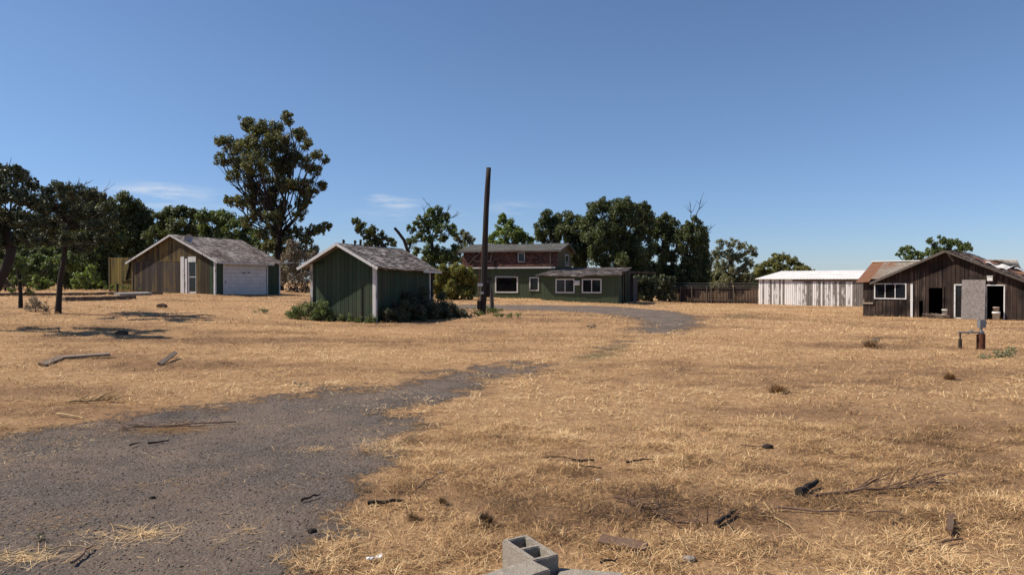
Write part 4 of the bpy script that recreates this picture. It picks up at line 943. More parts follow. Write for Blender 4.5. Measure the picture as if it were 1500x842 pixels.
plank('wooden_plank', (880, 803), (948, 816), .09, .03, 'twig', 'brown plank half buried behind the cinder blocks', .3, lift=.02)
plank('wood_chunk', (1392, 788), (1396, 765), .045, .02, 'twig', 'flat piece of bark in the right foreground', .1, lift=.03)
plank('wood_chunk', (171, 434), (219, 432.5), .6, .12, 'concrete', 'broken concrete slab at the end of the low curb', .1, cat='slab', lift=.05)
SK = [((538, 743), (592, 741), .020, 'darkwood', 'thick black stick at the driveway edge'), ((833, 687), (882, 690), .012, 'darkwood', 'dark stick, longer of a close pair in the straw'), ((838, 681), (870, 680), .02, 'darkwood', 'short dark stick just behind a longer one'),
      ((918, 681), (955, 677), .012, 'darkwood', 'dark bent stick right of the close pair'), ((800, 674), (838, 675), .007, 'darkwood', 'thin dark stick farthest back in the near straw'), ((1050, 776), (1080, 752), .020, 'darkwood', 'dark slanting stick near the charred log'),
      ((440, 738), (468, 731), .012, 'darkwood', 'short black stick lying on the gravel'), ((215, 655), (246, 650), .014, 'darkwood', 'black stick on the gravel below the brush pile'), ((189, 657), (202, 653), .012, 'darkwood', 'tiny black stick on the gravel below the brush pile'),
      ((103, 836), (134, 808), .012, 'twig', 'brown forked stick at the gravel corner'), ((83, 611), (121, 616), .018, 'straw', 'pale bleached stick at the far driveway edge'), ((1140, 750), (1322, 756), .010, 'twig', 'long thin brown stick below the fallen branch'),
      ((1328, 812), (1412, 799), .012, 'twig', 'long brown stick in the lower right corner'), ((1120, 742), (1200, 822), .006, 'straw', 'long pale stalk crossing the right foreground'), ((958, 762), (983, 712), .008, 'twig', 'thin brown stalk behind the blocks'),
      ((1310, 778), (1325, 766), .012, 'darkwood', 'curved dark stick beside the bark piece'), ((0, 820), (60, 818), .006, 'straw', 'pale stalk lying across the gravel'), ((166, 777), (208, 785), .006, 'straw', 'pale stalk in a tuft on the gravel'),
      ((60, 812), (140, 806), .006, 'straw', 'long pale stalk beside the forked stick'), ((610, 600 + 120), (640, 700), .01, 'twig', 'grey brown stick by the driveway corner'), ((1085, 655), (1125, 660), .008, 'darkwood', 'small dark twig in the open straw'), ((880, 835), (905, 830), .01, 'darkwood', 'dark stick at the block on the right'),
      ((345, 622), (172, 632), .010, 'twig', 'long red brown branch across the driveway')]
for a, b_, r, m_, lb in SK: stick('fallen_stick', a, b_, r, m_, lb)
stick('fallen_branch', (1195, 736), (1370, 714), .016, 'twig', 'long twiggy branch in the right foreground', 'branch', .02, .03, 26, 10, None)
stick('fallen_branch', (300, 628), (176, 631), .009, 'twig', 'brush pile branch with pale twigs on the driveway', 'branch', .03, .02, 22, 8, None)
stick('fallen_branch', (900, 735), (1010, 780), .010, 'twig', 'scrawny twig tangle behind the cinder blocks', 'branch', .05, .03, 30, 8, None)
stick('fallen_branch', (100, 592), (172, 590), .018, 'straw', 'pale dry branch at the grass edge near the long plank', 'branch', .05, .02, 24, 8, None)
# small scraps
c = P(548, 829); b = MB(); vs = []
for i in range(6):
    for j in range(4): vs.append((i * .022 - .05, j * .015, .02 + random.uniform(0, .025)))
b.add(vs + [(x, y, z - .002) for x, y, z in vs], [(i * 4 + j, i * 4 + 4 + j, i * 4 + 5 + j, i * 4 + 1 + j) for i in range(5) for j in range(3)] + [(24 + i * 4 + j, 24 + i * 4 + 1 + j, 24 + i * 4 + 5 + j, 24 + i * 4 + 4 + j) for i in range(5) for j in range(3)], .9)
o = b.build('paper_scrap', M['plastic']); o.location = c; o.rotation_euler = (0, 0, .5); tag(o, 'crumpled white scrap on the straw near the gravel edge', 'litter')
def rock(px, py, s, label, mat='darkwood', name='stone'):
    c = P(px, py); import bmesh; bm = bmesh.new(); bmesh.ops.create_icosphere(bm, subdivisions=2, radius=s)
    for v in bm.verts: v.co = Vector((v.co.x * 1.3, v.co.y, v.co.z * .65)) * (1 + random.uniform(-.18, .18))
    me = bpy.data.meshes.new(name); bm.to_mesh(me); bm.free(); me.materials.append(M[mat]); o = bpy.data.objects.new(name, me); COL.objects.link(o); o.location = c + Vector((0, 0, s * .3)); return tag(o, label, 'stone')
rock(456, 781, .03, 'small black lump on the gravel near the straw edge'); rock(222, 731, .022, 'round dark pebble in the middle of the gravel'); rock(1125, 658, .05, 'dark clod beside a small twig in open straw'); rock(178, 490, .14, 'dark clump in the grass left of the green shed', 'twig')
rock(237, 450, .2, 'dark flat clod in front of the garage', 'twig'); rock(876, 706, .02, 'small white pebble in the near straw', 'plastic'); rock(645, 694, .025, 'pale pebble in the straw by the driveway', 'beige'); rock(1010, 826, .035, 'pale pebble at the right of the blocks', 'concrete')
# low concrete curbs on the left
def curb(a, b_, w_, h_, label):
    A, B = P(*a), P(*b_); d = B - A; m = MB(); n = 14
    for i in range(n):
        f0, f1 = i / n, (i + 1) / n; p0 = A.lerp(B, f0); p1 = A.lerp(B, f1)
        m.obox(((p0.x + p1.x) / 2, (p0.y + p1.y) / 2, gz_(p0.x, p0.y) + h_ / 2 - .05 + random.uniform(-.015, .015)), ((p1.x - p0.x) / 2 * .995, (p1.y - p0.y) / 2, 0), Vector((-d.y, d.x, 0)).normalized() * w_ / 2, (0, 0, h_ / 2 + .05), .5)
    return tag(m.build('concrete_curb', M['dirtycon']), label, 'curb', 'concrete curbs before the garage')
curb((-60, 434.5), (238, 431), .35, .16, 'long low concrete curb in front of garage and fence'); curb((92, 441), (196, 437.5), .4, .2, 'shorter thicker concrete curb beside the leaning tree')

# ------------------------------------------------------------------ foliage
def leaves(centers, radii, leaf, dens, rng_, flat=1., up=.3):
    """arrays of leaf quads around subclumps"""
    P_, N_, Vv = [], [], []
    cs, ns, vs = [], [], []
    for c, r in zip(centers, radii):
        n = max(4, int(6.5 * dens * math.pi * r * r / (leaf * leaf)))
        d = rng_.normal(0, 1, (n, 3)); d /= np.linalg.norm(d, axis=1)[:, None]; rad = r * rng_.random(n) ** .45
        p = np.array(c) + d * rad[:, None] * [1, 1, flat]
        cs.append(p); nn = d * .6 + rng_.normal(0, .7, (n, 3)) + [0, 0, up]; ns.append(nn / np.linalg.norm(nn, axis=1)[:, None]); vs.append(np.clip(rng_.normal(.5, .26, n) + rng_.normal(0, .12), 0, 1))
    p = np.concatenate(cs); n_ = np.concatenate(ns); v = np.concatenate(vs); m = len(p)
    t = np.cross(n_, rng_.normal(0, 1, (m, 3))); t /= np.linalg.norm(t, axis=1)[:, None]; b = np.cross(n_, t); s = leaf * (.6 + .8 * rng_.random(m))[:, None]
    V = np.stack([p - t * s * .5, p + b * s * .34 - n_ * s * .06, p + t * s * .5, p - b * s * .34 - n_ * s * .06], 1).reshape(-1, 3)
    Fq = np.arange(m * 4).reshape(-1, 4); return V, Fq, v
LM = {'dark': leaf_mat('leaf_dark', (.032, .044, .018), (.105, .120, .048)), 'gold': leaf_mat('leaf_yellow_green', (.07, .075, .018), (.21, .20, .055)), 'mid': leaf_mat('leaf_mid', (0.045, 0.070, 0.025), (0.131, 0.161, 0.056)), 'olive': leaf_mat('leaf_olive', (0.079, 0.084, 0.025), (0.184, 0.175, 0.061)),
      'brown': leaf_mat('leaf_brown_green', (.042, .050, .02), (.155, .145, .062)), 'grey': leaf_mat('leaf_grey_green', (.085, .092, .052), (.21, .21, .125)), 'bright': leaf_mat('leaf_bright', (0.079, 0.114, 0.032), (0.193, 0.236, 0.067)),
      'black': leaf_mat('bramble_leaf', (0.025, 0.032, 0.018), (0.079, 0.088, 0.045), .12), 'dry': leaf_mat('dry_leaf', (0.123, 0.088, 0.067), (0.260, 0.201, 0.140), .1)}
def subclumps(cl, rng_, k=9, shrink=.42, yk=.9):
    k += 4; shrink *= 1.12
    C, R_ = [], []
    for c, r in cl:
        for i in range(k):
            d = rng_.normal(0, 1, 3); d /= np.linalg.norm(d); q = rng_.uniform(.35, .95)
            C.append(np.array(c) + d * r * q * [1, yk, .9]); R_.append(r * shrink * rng_.uniform(.55, 1.15))
    return C, R_
def limb(mb, a, b, r0, r1, n=5, wob=.08, seg=6):
    a, b = Vector(a), Vector(b); d = b - a; l = d.length; pts = []
    for i in range(n + 1):
        f = i / n; q = a + d * f; q.z += -math.sin(math.pi * f) * l * .06
        if 0 < i < n: q += Vector((random.uniform(-1, 1), random.uniform(-1, 1), random.uniform(-.5, .5))) * wob * l
        pts.append(q)
    mb.tube(pts, [r0 + (r1 - r0) * i / n for i in range(n + 1)], seg, cap=False); return pts
def tree(name, label, t, base, clumps, leaf=.22, dens=1.4, mat='dark', trunk=None, tr=.25, group=None, depth=.5, sub=9, bare=(), bark='bark', cat='tree', shrink=.42, limbs=True, skirt=0):
    """base: pixel x of the foot; clumps: (px,py,r_px) at distance t; trunk: list of (px,py) above the foot"""
    rg = np.random.default_rng(abs(hash(label)) % 1000 if False else sum(map(ord, label)) * 7 % 99991)
    bx = (base - 750) / F * t; bz = gz_(bx, t); o = empty(name, (bx, t, bz), 0, label, cat, group); O = Vector((bx, t, bz))
    sc = t / F; cl = []; clumps = list(clumps)
    if skirt:
        xa, xb = min(c[0] for c in clumps) + 4, max(c[0] for c in clumps) - 2; ym = max(c[1] for c in clumps) - 14
        for i in range(skirt): clumps.append((rg.uniform(xa, xb), rg.uniform(min(ym, 395), 422), rg.uniform(10, 15)))
    xs = [c[0] for c in clumps]; spread = (max(xs) - min(xs)) * sc * .5 + .5
    for (px, py, r) in clumps:
        dy = rg.uniform(-1, 1) * spread * depth; q = AT(px, py, t + dy); cl.append(((q - O)[:], r * sc * 1.0))
    C, R_ = subclumps(cl, rg, sub, shrink); V, Fq, v = leaves(C, R_, leaf, dens, rg)
    np_mesh('crown', V, Fq, LM[mat], None, o, {'v': v})
    m = MB(); tp = [Vector((0, 0, -.3))] + [AT(px, py, t) - O for px, py in (trunk or [(base, HOR - 25)])]
    nT = len(tp); m.tube([q for q in tp], [tr * (1.25 if i == 0 else 1 - .35 * i / nT) for i in range(nT)], 9, cap=False)
    if limbs:
        for c, r in cl:
            c = Vector(c); s0 = min(tp[1:], key=lambda q: (q - c).length if q.z < c.z else 1e6 + (q - c).length)
            k_ = max(.25, min(1, r / 2)); p_ = limb(m, s0, c, tr * .5 * k_, tr * .12)
            for i in range(3):
                q = p_[random.choice((2, 3, 4, 5))]; e = c + Vector(tuple(rg.normal(0, 1, 3))).normalized() * r * .8; limb(m, q, e, tr * .16, tr * .04, 3, .1, 5)
    for (x0, y0, x1, y1) in bare:
        a, b_ = AT(x0, y0, t) - O, AT(x1, y1, t) - O; p_ = limb(m, a, b_, tr * .22, tr * .05, 5, .04, 5)
        for i in range(4): q = p_[random.choice((2, 3, 4))]; limb(m, q, q + (b_ - a) * random.uniform(.2, .5) + Vector((random.uniform(-1, 1), 0, random.uniform(-.2, .6))) * (b_ - a).length * .3, tr * .09, tr * .03, 3, .06, 4)
    m.build('trunk', M[bark], o, True); return o

# big tree behind the garage
z8 = lambda L_: [(280 + x / 3.66, 150 + y / 3.66, r / 3.66) for x, y, r in L_]
tree('oak_tree', 'tallest tree with a brownish open crown behind the garage', 62, 409, z8([(300, 115, 52), (360, 150, 60), (430, 150, 70), (520, 85, 45), (170, 220, 48), (230, 240, 60), (300, 240, 78), (400, 250, 80), (490, 230, 70), (570, 170, 52), (610, 225, 42), (160, 310, 45), (240, 330, 55),
     (340, 330, 75), (440, 350, 80), (530, 320, 75), (600, 330, 60), (680, 285, 34), (720, 310, 26), (660, 370, 45), (700, 445, 36), (650, 480, 36), (230, 395, 42), (330, 420, 72), (430, 450, 75), (520, 430, 70), (590, 450, 60), (200, 530, 34), (260, 530, 48),
     (330, 510, 62), (420, 540, 60), (600, 540, 46), (580, 600, 40), (350, 600, 52), (440, 620, 48), (500, 560, 50), (300, 640, 40), (640, 690, 42), (700, 680, 42), (735, 665, 24), (560, 690, 44), (470, 720, 60), (390, 700, 45), (620, 740, 40), (540, 760, 50), (480, 800, 50), (420, 780, 45), (600, 800, 45), (540, 840, 50), (660, 790, 35), (450, 860, 50), (380, 820, 40), (560, 900, 50), (480, 910, 50)]),
     .17, .95, 'brown', [(409, 395), (408, 365), (410, 345)], .36, depth=.5, sub=18, shrink=.34, cat='tree')
tree('bramble_thicket', 'grey brown dead thicket between garage and green shed', 58, 435, [(420, 372, 14), (438, 375, 15), (455, 378, 12), (425, 392, 14), (445, 395, 15), (418, 410, 13), (436, 412, 14), (455, 410, 12), (470, 405, 10), (412, 395, 10), (428, 425, 8), (448, 425, 8), (430, 360, 10), (470, 380, 8)],
     .13, .55, 'dry', [(435, 420)], .12, depth=.25, sub=8, bare=[(430, 420, 425, 360), (440, 425, 452, 362), (436, 425, 470, 385), (440, 430, 415, 385), (450, 430, 458, 395), (425, 430, 420, 395), (445, 420, 440, 380), (460, 430, 470, 395)], bark='greybark', cat='thicket', limbs=False)
LB = [('tall dark evergreen farthest along behind the left trees', 76, 195, [(175, 305, 14), (190, 300, 15), (205, 305, 14), (215, 315, 13), (180, 325, 18), (200, 330, 20), (215, 340, 16), (185, 350, 22), (205, 360, 20), (170, 340, 15), (185, 380, 20), (205, 385, 18), (165, 365, 16)], 'dark'),
      ('dark bushy tree behind the garage ridge', 74, 262, [(235, 322, 11), (250, 312, 12), (265, 310, 12), (280, 315, 12), (240, 340, 15), (262, 335, 17), (285, 335, 15), (245, 355, 14), (270, 350, 14), (228, 345, 14), (232, 370, 14), (290, 350, 12)], 'dark'),
      ('green tree between garage roof and tallest tree', 72, 330, [(300, 320, 11), (315, 318, 12), (328, 325, 13), (342, 322, 12), (305, 338, 14), (325, 342, 15), (345, 340, 14), (360, 335, 10), (355, 352, 12), (335, 355, 12), (310, 350, 12), (375, 345, 12), (385, 360, 14), (365, 365, 13)], 'mid'),
      ('dense dark tree behind the leaning tree crown', 60, 140, [(120, 300, 18), (140, 300, 18), (155, 310, 16), (125, 325, 20), (145, 335, 20), (160, 345, 18), (130, 355, 20), (150, 365, 20), (115, 345, 18), (120, 375, 18), (145, 388, 18), (165, 385, 14), (100, 370, 16)], 'dark')]
for lb, t_, bx, cl, mt in LB:
    cl = [(x, y, q * 1.15) for x, y, q in cl]; tree('broadleaf_tree', lb, t_, bx, cl, .24, 1.25, mt, [(bx, 400), (bx, 370)], .26, 'dark trees behind the garage', .3, 9, skirt=22)
# near trees on the left
p = P(84, 459); tree('leaning_tree', 'dark tree with a slanting trunk, nearest on the left lawn', p.y, 84, [(55, 300, 13), (58, 325, 14), (50, 345, 12), (168, 318, 9), (165, 335, 10), (150, 350, 12), (130, 362, 12), (70, 285, 16), (88, 278, 16), (108, 282, 16), (128, 285, 15), (148, 290, 13), (160, 302, 10), (80, 302, 20), (102, 303, 20), (125, 308, 18), (145, 313, 15), (65, 322, 16), (90, 325, 20), (115, 328, 18), (135, 330, 14), (152, 335, 9), (75, 342, 14), (98, 345, 15), (120, 348, 12), (60, 305, 14), (62, 352, 10), (112, 365, 9)],
     .075, 1.0, 'black', [(86, 440), (88, 410), (93, 385), (96, 360), (100, 330)], .115, depth=.95, sub=18, shrink=.32, bare=[(105, 300, 117, 262), (110, 290, 128, 265), (120, 300, 160, 275), (100, 290, 108, 268)])
p = P(30, 451); tree('leaning_tree', 'short double stemmed tree with sprouts left of the slanting trunk', p.y, 30, [(30, 395, 10), (25, 412, 9), (38, 408, 8), (20, 380, 10), (42, 428, 7), (30, 380, 9), (18, 425, 6)], .07, .6, 'mid', [(30, 430), (28, 405), (24, 385)], .085, depth=.3, sub=9,
     bare=[(34, 432, 92, 358), (35, 433, 62, 392), (28, 425, 20, 385)])
tree('shade_tree', 'large dark tree cut by the left edge of the photo', 21.5, -40, [(-30, 260, 26), (0, 258, 20), (18, 255, 16), (35, 258, 14), (48, 270, 13), (-20, 290, 28), (8, 285, 22), (32, 288, 18), (50, 295, 14), (-30, 320, 28), (0, 318, 24), (25, 318, 20), (45, 325, 15), (-20, 345, 24), (8, 345, 20), (32, 345, 15), (50, 350, 10), (-60, 300, 30), (-70, 340, 30), (15, 368, 10), (-15, 370, 14)],
     .075, 1.0, 'black', [(-22, 450), (-2, 415), (12, 385), (18, 362), (8, 335)], .17, depth=.9, sub=18, shrink=.32, bare=[(0, 300, 12, 238)])
# dead brush round the feet
p = P(52, 457); tree('dead_shrub', 'dry brown brush between the two thin trunks', p.y, 52, [(45, 448, 8), (58, 446, 9), (66, 452, 7), (50, 440, 7), (38, 450, 6)], .05, .45, 'dry', [(52, 450)], .03, depth=.5, sub=7, bare=[(50, 456, 40, 430), (52, 456, 62, 428), (55, 458, 72, 438), (48, 458, 35, 440), (52, 456, 52, 425), (56, 456, 66, 430), (50, 457, 45, 432)], cat='shrub', bark='twig', limbs=False)
# hedges and bushes at left
BU = [('sunlit green bush at the corner of the ochre fence', 51, 132, [(118, 405, 9), (130, 400, 10), (142, 408, 9), (125, 415, 9), (150, 415, 6), (112, 415, 8), (135, 393, 7), (138, 418, 7)], 'bright', .14),
      ('broad dark bush filling the view between the leaning trunks', 58, 40, [(x, y, 13) for x in range(-70, 150, 17) for y in (372, 392, 408)], 'dark', .2),
      ('low yellow green bush behind the slanting trunk', 50, 62, [(52, 410, 8), (62, 412, 8), (72, 415, 7), (46, 418, 6), (58, 420, 6), (66, 420, 6)], 'bright', .13),
      ('dark shrub behind the leaning trees', 54, 95, [(70, 385, 14), (90, 380, 14), (105, 385, 14), (80, 400, 13), (100, 402, 13), (55, 385, 14), (40, 390, 13), (95, 415, 8), (60, 400, 10), (20, 385, 14), (30, 400, 12), (5, 390, 14), (15, 408, 9), (-20, 395, 16), (-45, 390, 18)], 'mid', .18),
      ('reddish dry shrub low at the left edge', 47, 8, [(5, 412, 8), (12, 416, 7), (-8, 414, 9), (18, 419, 5), (0, 421, 5)], 'dry', .10),
      ('weedy plants at the foot of the ochre fence', 47, 172, [(155, 421, 3), (163, 420, 3.5), (172, 419, 4), (180, 421, 3), (188, 422, 2.5), (205, 424, 2)], 'bright', .09)]
for lb, t_, bx, cl, mt, lf in BU: tree('leafy_bush', lb, t_, bx, cl, lf, 1.1, mt, [(bx, 415)], .06, 'bushes before the left trees', .35, 8, cat='bush')
# the wood behind the left side so that no bare horizon shows
tree('distant_tree', 'dark mass of tree behind the shrubs at the far left', 88, 40, [(x, y, 22) for x in range(-110, 130, 22) for y in (335, 360, 385)], .4, 1.0, 'dark', [(40, 390)], .4, 'dark trees behind the garage', .12, 7)
# row behind the shed
tree('broken_tree', 'leaning tree with sparse tufts right of the green shed roof', 80, 585, [(521, 322, 8), (530, 330, 10), (540, 340, 9), (548, 337, 8), (545, 350, 9), (556, 350, 9), (562, 343, 7), (570, 354, 8), (577, 357, 5), (525, 336, 6), (534, 345, 8), (552, 360, 8), (540, 358, 8)], .22, 1.2, 'dark', [(580, 395), (572, 375), (560, 358), (545, 342)], .3, 'trees between shed and house', .2, 8)
tree('broken_tree', 'forked dead topped tree with a bare limb beside the open crown', 78, 600, [(608, 352, 5), (600, 365, 4), (590, 368, 4)], .22, .8, 'dark', [(600, 395), (598, 370), (592, 352), (584, 341), (578, 334)], .22, 'trees between shed and house', .2, 5, bare=[(598, 368, 604, 345)], bark='bark')
tree('broadleaf_tree', 'open grey green tree with dead twigs left of the house', 82, 632, [(632, 310, 9), (643, 308, 8), (622, 320, 9), (640, 322, 12), (655, 318, 8), (612, 330, 8), (628, 335, 11), (646, 336, 11), (660, 333, 9), (603, 335, 7), (602, 352, 8), (618, 348, 9), (634, 350, 10), (650, 350, 9), (666, 342, 7), (625, 365, 10), (642, 368, 10), (655, 375, 11), (628, 382, 10), (612, 368, 8), (668, 365, 9), (665, 382, 10), (645, 388, 11)],
     .23, 1.15, 'mid', [(633, 400), (634, 375), (632, 352)], .28, 'trees between shed and house', .3, 8, skirt=8, bare=[(640, 318, 628, 297), (655, 322, 672, 310), (650, 320, 660, 300), (632, 330, 618, 300), (650, 350, 665, 336)])
tree('broadleaf_tree', 'small pale tree just left of the house roof', 86, 678, [(672, 350, 8), (684, 347, 8), (692, 354, 8), (678, 362, 9), (690, 366, 8), (668, 372, 9), (680, 380, 9), (676, 340, 5)], .23, 1.1, 'grey', [(680, 395)], .25, 'trees between shed and house', .3, 8)
for px_, y0_, lb in ((503, 351, 'lopped trunk nearest the shed ridge'), (520, 352, 'first of two thin lopped trunks'), (528, 351, 'second of two thin lopped trunks')):
    tree('lopped_tree', lb + ' behind the shed', 75, px_, [(px_, y0_ + 8, 3), (px_ - 2, y0_ + 14, 3), (px_ + 1, y0_ + 3, 1.6)], .2, .8, 'dark', [(px_, 380), (px_, y0_)], .14, 'lopped trunks behind the shed', .1, 5, limbs=False)
tree('broadleaf_tree', 'bright green tree rising behind the house roof', 84, 745, [(736, 325, 9), (745, 330, 10), (728, 338, 10), (742, 343, 13), (758, 340, 11), (768, 348, 10), (776, 354, 8), (722, 352, 9), (735, 358, 12), (752, 358, 12), (768, 362, 10), (738, 318, 6)], .24, 1.35, 'bright', [(745, 380)], .3, None, .3, 9)
RT = [('dark leafy tree over the right end of the house roof', 80, 822, [(800, 320, 10), (812, 322, 10), (795, 335, 12), (818, 335, 14), (835, 322, 13), (848, 325, 12), (830, 342, 15), (805, 350, 12), (790, 345, 9), (850, 345, 15), (838, 362, 12), (848, 378, 14), (860, 362, 13)], 'dark'),
      ('broadest and highest tree behind the wing', 76, 905, [(872, 305, 12), (885, 300, 11), (900, 305, 13), (915, 300, 12), (930, 308, 13), (943, 302, 8), (948, 318, 11), (870, 325, 16), (890, 325, 18), (912, 325, 18), (935, 330, 16), (865, 348, 17), (885, 350, 19), (908, 350, 20), (930, 352, 18), (948, 345, 12), (880, 375, 16), (905, 375, 18), (928, 378, 18), (945, 370, 14), (950, 395, 15), (930, 398, 15), (940, 415, 14), (958, 420, 12), (922, 418, 10)], 'dark'),
      ('dark tree between the broad tree and the twin topped one', 79, 968, [(962, 325, 10), (975, 320, 9), (985, 328, 9), (970, 342, 14), (988, 345, 12), (965, 362, 14), (980, 375, 14), (966, 390, 14), (980, 400, 14), (995, 365, 10), (972, 415, 13), (990, 415, 12)], 'dark'),
      ('dark twin topped tree with bare twigs above the fence', 77, 1000, [(1018, 322, 6), (1012, 332, 9), (1026, 335, 10), (1005, 345, 11), (1022, 350, 14), (1034, 350, 8), (1015, 368, 16), (1032, 368, 10), (1022, 385, 16), (1008, 385, 10), (1025, 402, 14), (1035, 390, 8), (1012, 410, 12), (998, 338, 8), (990, 352, 7), (1030, 415, 10)], 'dark')]
for i, (lb, t_, bx, cl, mt) in enumerate(RT):
    cl = [(x, y, q * 1.2) for x, y, q in cl]
    tree('broadleaf_tree', lb, t_, bx, cl, .22, 1.35, mt, [(bx, 400), (bx + 2, 378)], .32, 'dark trees behind the wing', .3, 9,
         bare=[(1018, 325, 1026, 292), (1015, 330, 1010, 297), (1030, 350, 1043, 330)] if i == 3 else (), skirt=22)
tree('willow_tree', 'pale grey green feathery tree between dark trees and white barn', 88, 1070, [(1055, 358, 8), (1070, 355, 9), (1085, 360, 9), (1098, 365, 9), (1105, 372, 6), (1050, 372, 11), (1068, 374, 13), (1086, 378, 12), (1098, 385, 9), (1055, 390, 13), (1072, 394, 13), (1088, 396, 11), (1048, 405, 12), (1065, 410, 12), (1082, 410, 12), (1042, 420, 9), (1060, 420, 8)], .22, .85, 'grey', [(1068, 400), (1070, 380)], .25, None, .35, 15, shrink=.34, skirt=8)
tree('broadleaf_tree', 'rounded olive green tree behind the left end of the white barn', 92, 1140, [(1145, 378, 9), (1158, 380, 10), (1130, 385, 10), (1120, 395, 12), (1145, 395, 15), (1168, 390, 10), (1180, 395, 8), (1105, 405, 12), (1125, 410, 13), (1150, 408, 12), (1170, 402, 12), (1190, 398, 5), (1095, 415, 10), (1135, 374, 5)], .25, 1.2, 'olive', [(1140, 400)], .3, None, .3, 12, skirt=6)
tree('broadleaf_tree', 'smaller left clump of tree above the tin roof', 72, 1330, [(1322, 367, 6), (1332, 366, 7), (1342, 370, 6), (1315, 373, 4), (1350, 374, 6), (1330, 376, 8), (1345, 382, 8)], .2, 1.3, 'mid', [(1335, 390)], .25, 'trees behind the old barn', .3, 9)
tree('broadleaf_tree', 'larger right clump of tree above the barn gable', 72, 1385, [(1365, 355, 8), (1378, 352, 8), (1390, 354, 9), (1402, 358, 8), (1414, 361, 7), (1422, 364, 4), (1370, 366, 10), (1388, 368, 11), (1405, 370, 10), (1360, 370, 8), (1380, 380, 12)], .2, 1.3, 'mid', [(1385, 390)], .25, 'trees behind the old barn', .3, 9)
# far row that closes the horizon right of the house
tree('hedge_row', 'low dark hedge closing the view behind the plank fence', 98, 1000, [(x, 412 + (x % 3), 11) for x in range(930, 1125, 12)], .3, 1.2, 'dark', [(1000, 415)], .2, None, .1, 8, cat='hedge', limbs=False)
tree('hedge_row', 'dark hedge between shed and house behind the round bush', 90, 655, [(x, 402 + (x % 5), 12) for x in range(560, 712, 11)] + [(x, 420, 10) for x in range(560, 712, 11)], .3, 1.2, 'dark', [(655, 415)], .2, None, .1, 8, cat='hedge', limbs=False)
# dark clutter between wing and fence
tree('shade_shrub', 'dark shrub mass filling the gap between wing and fence', 70, 955, [(x, y, 9) for x in range(932, 985, 10) for y in (412, 424, 433)], .2, 1.2, 'black', [(955, 425)], .12, None, .15, 8, cat='shrub', limbs=False)
tree('leafy_bush', 'round olive bush in front of the left end of the house', 58, 661, skirt=6, clumps= [(645, 402, 10), (660, 398, 10), (675, 402, 10), (685, 410, 8), (640, 415, 9), (655, 415, 13), (672, 415, 13), (686, 420, 8), (645, 426, 9), (662, 428, 10), (678, 427, 9), (650, 393, 4), (668, 391, 4), (637, 425, 6), (690, 426, 5), (655, 408, 12), (670, 406, 12), (640, 429, 9), (652, 431, 9), (666, 432, 9), (680, 431, 9), (690, 429, 7), (634, 418, 7), (694, 415, 5), (648, 395, 8), (674, 396, 8), (686, 403, 8), (661, 420, 14), (642, 436, 7), (654, 437, 7), (667, 437, 7), (679, 436, 7), (688, 435, 6)], leaf=.13, dens=1.8, mat='gold', trunk=[(661, 425)], tr=.08, depth=.4, sub=10, cat='bush', shrink=.36, limbs=False)

# brambles round the shed
def bramble(name, label, pts, leaf=.055, dens=.9, mat='black', group='brambles around the green shed', stems=40):
    rg = np.random.default_rng(len(label) * 13); c0 = SHF.world(*pts[0][:2], 0); c0.z = gz_(c0.x, c0.y); o = empty(name, c0, 0, label, 'bramble', group); C, R_ = [], []
    st = MB()
    for (u, d, h, r) in pts:
        h *= 1.08; r *= 1.12; w_ = SHF.world(u, d, 0); g = gz_(w_.x, w_.y); q = Vector((w_.x, w_.y, g + h)) - c0
        for i in range(9):
            dd = rg.normal(0, 1, 3); dd /= np.linalg.norm(dd); cc = np.array(q) + dd * r * rg.uniform(.2, .95); cc[2] = max(cc[2], g - c0.z + .04); C.append(cc); R_.append(r * rg.uniform(.28, .5))
        for i in range(3):
            a = rg.uniform(0, 6.28); e = q + Vector((math.cos(a), math.sin(a), .6)) * r * 1.25; st.tube([Vector((q.x, q.y, g - c0.z)), (q + e) / 2 + Vector((0, 0, .15)), e], [.008, .006, .003], 4)
    V, Fq, v = leaves(C, R_, leaf, dens, rg); np_mesh('foliage', V, Fq, LM[mat], None, o, {'v': v}); st.build('canes', M['twig'], o); return o
W_ = Ws
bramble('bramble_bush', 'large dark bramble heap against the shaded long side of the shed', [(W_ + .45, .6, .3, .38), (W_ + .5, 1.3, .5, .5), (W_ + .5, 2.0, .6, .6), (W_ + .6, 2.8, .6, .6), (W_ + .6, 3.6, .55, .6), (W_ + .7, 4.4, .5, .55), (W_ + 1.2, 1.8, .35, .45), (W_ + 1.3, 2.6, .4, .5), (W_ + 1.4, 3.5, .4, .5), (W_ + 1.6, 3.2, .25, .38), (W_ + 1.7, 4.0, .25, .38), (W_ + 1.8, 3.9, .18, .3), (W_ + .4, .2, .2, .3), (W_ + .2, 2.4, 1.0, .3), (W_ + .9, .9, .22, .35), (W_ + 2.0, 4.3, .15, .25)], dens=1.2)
bramble('bramble_bush', 'lower bramble along the lit front corner of the shed', [(-.5, -.3, .25, .38), (-.1, -.3, .35, .42), (.35, -.35, .42, .42), (.75, -.35, .38, .38), (-.9, -.2, .18, .28), (1.0, -.3, .2, .25), (.5, -.5, .15, .25)], mat='mid', dens=.7)
bramble('bramble_bush', 'thin straggling bramble between the front corner boards', [(1.2, -.25, .13, .2), (1.6, -.22, .10, .2), (2.0, -.22, .12, .2), (2.4, -.25, .12, .2), (2.8, -.25, .12, .2), (3.1, -.2, .14, .22)], mat='mid', dens=.5)
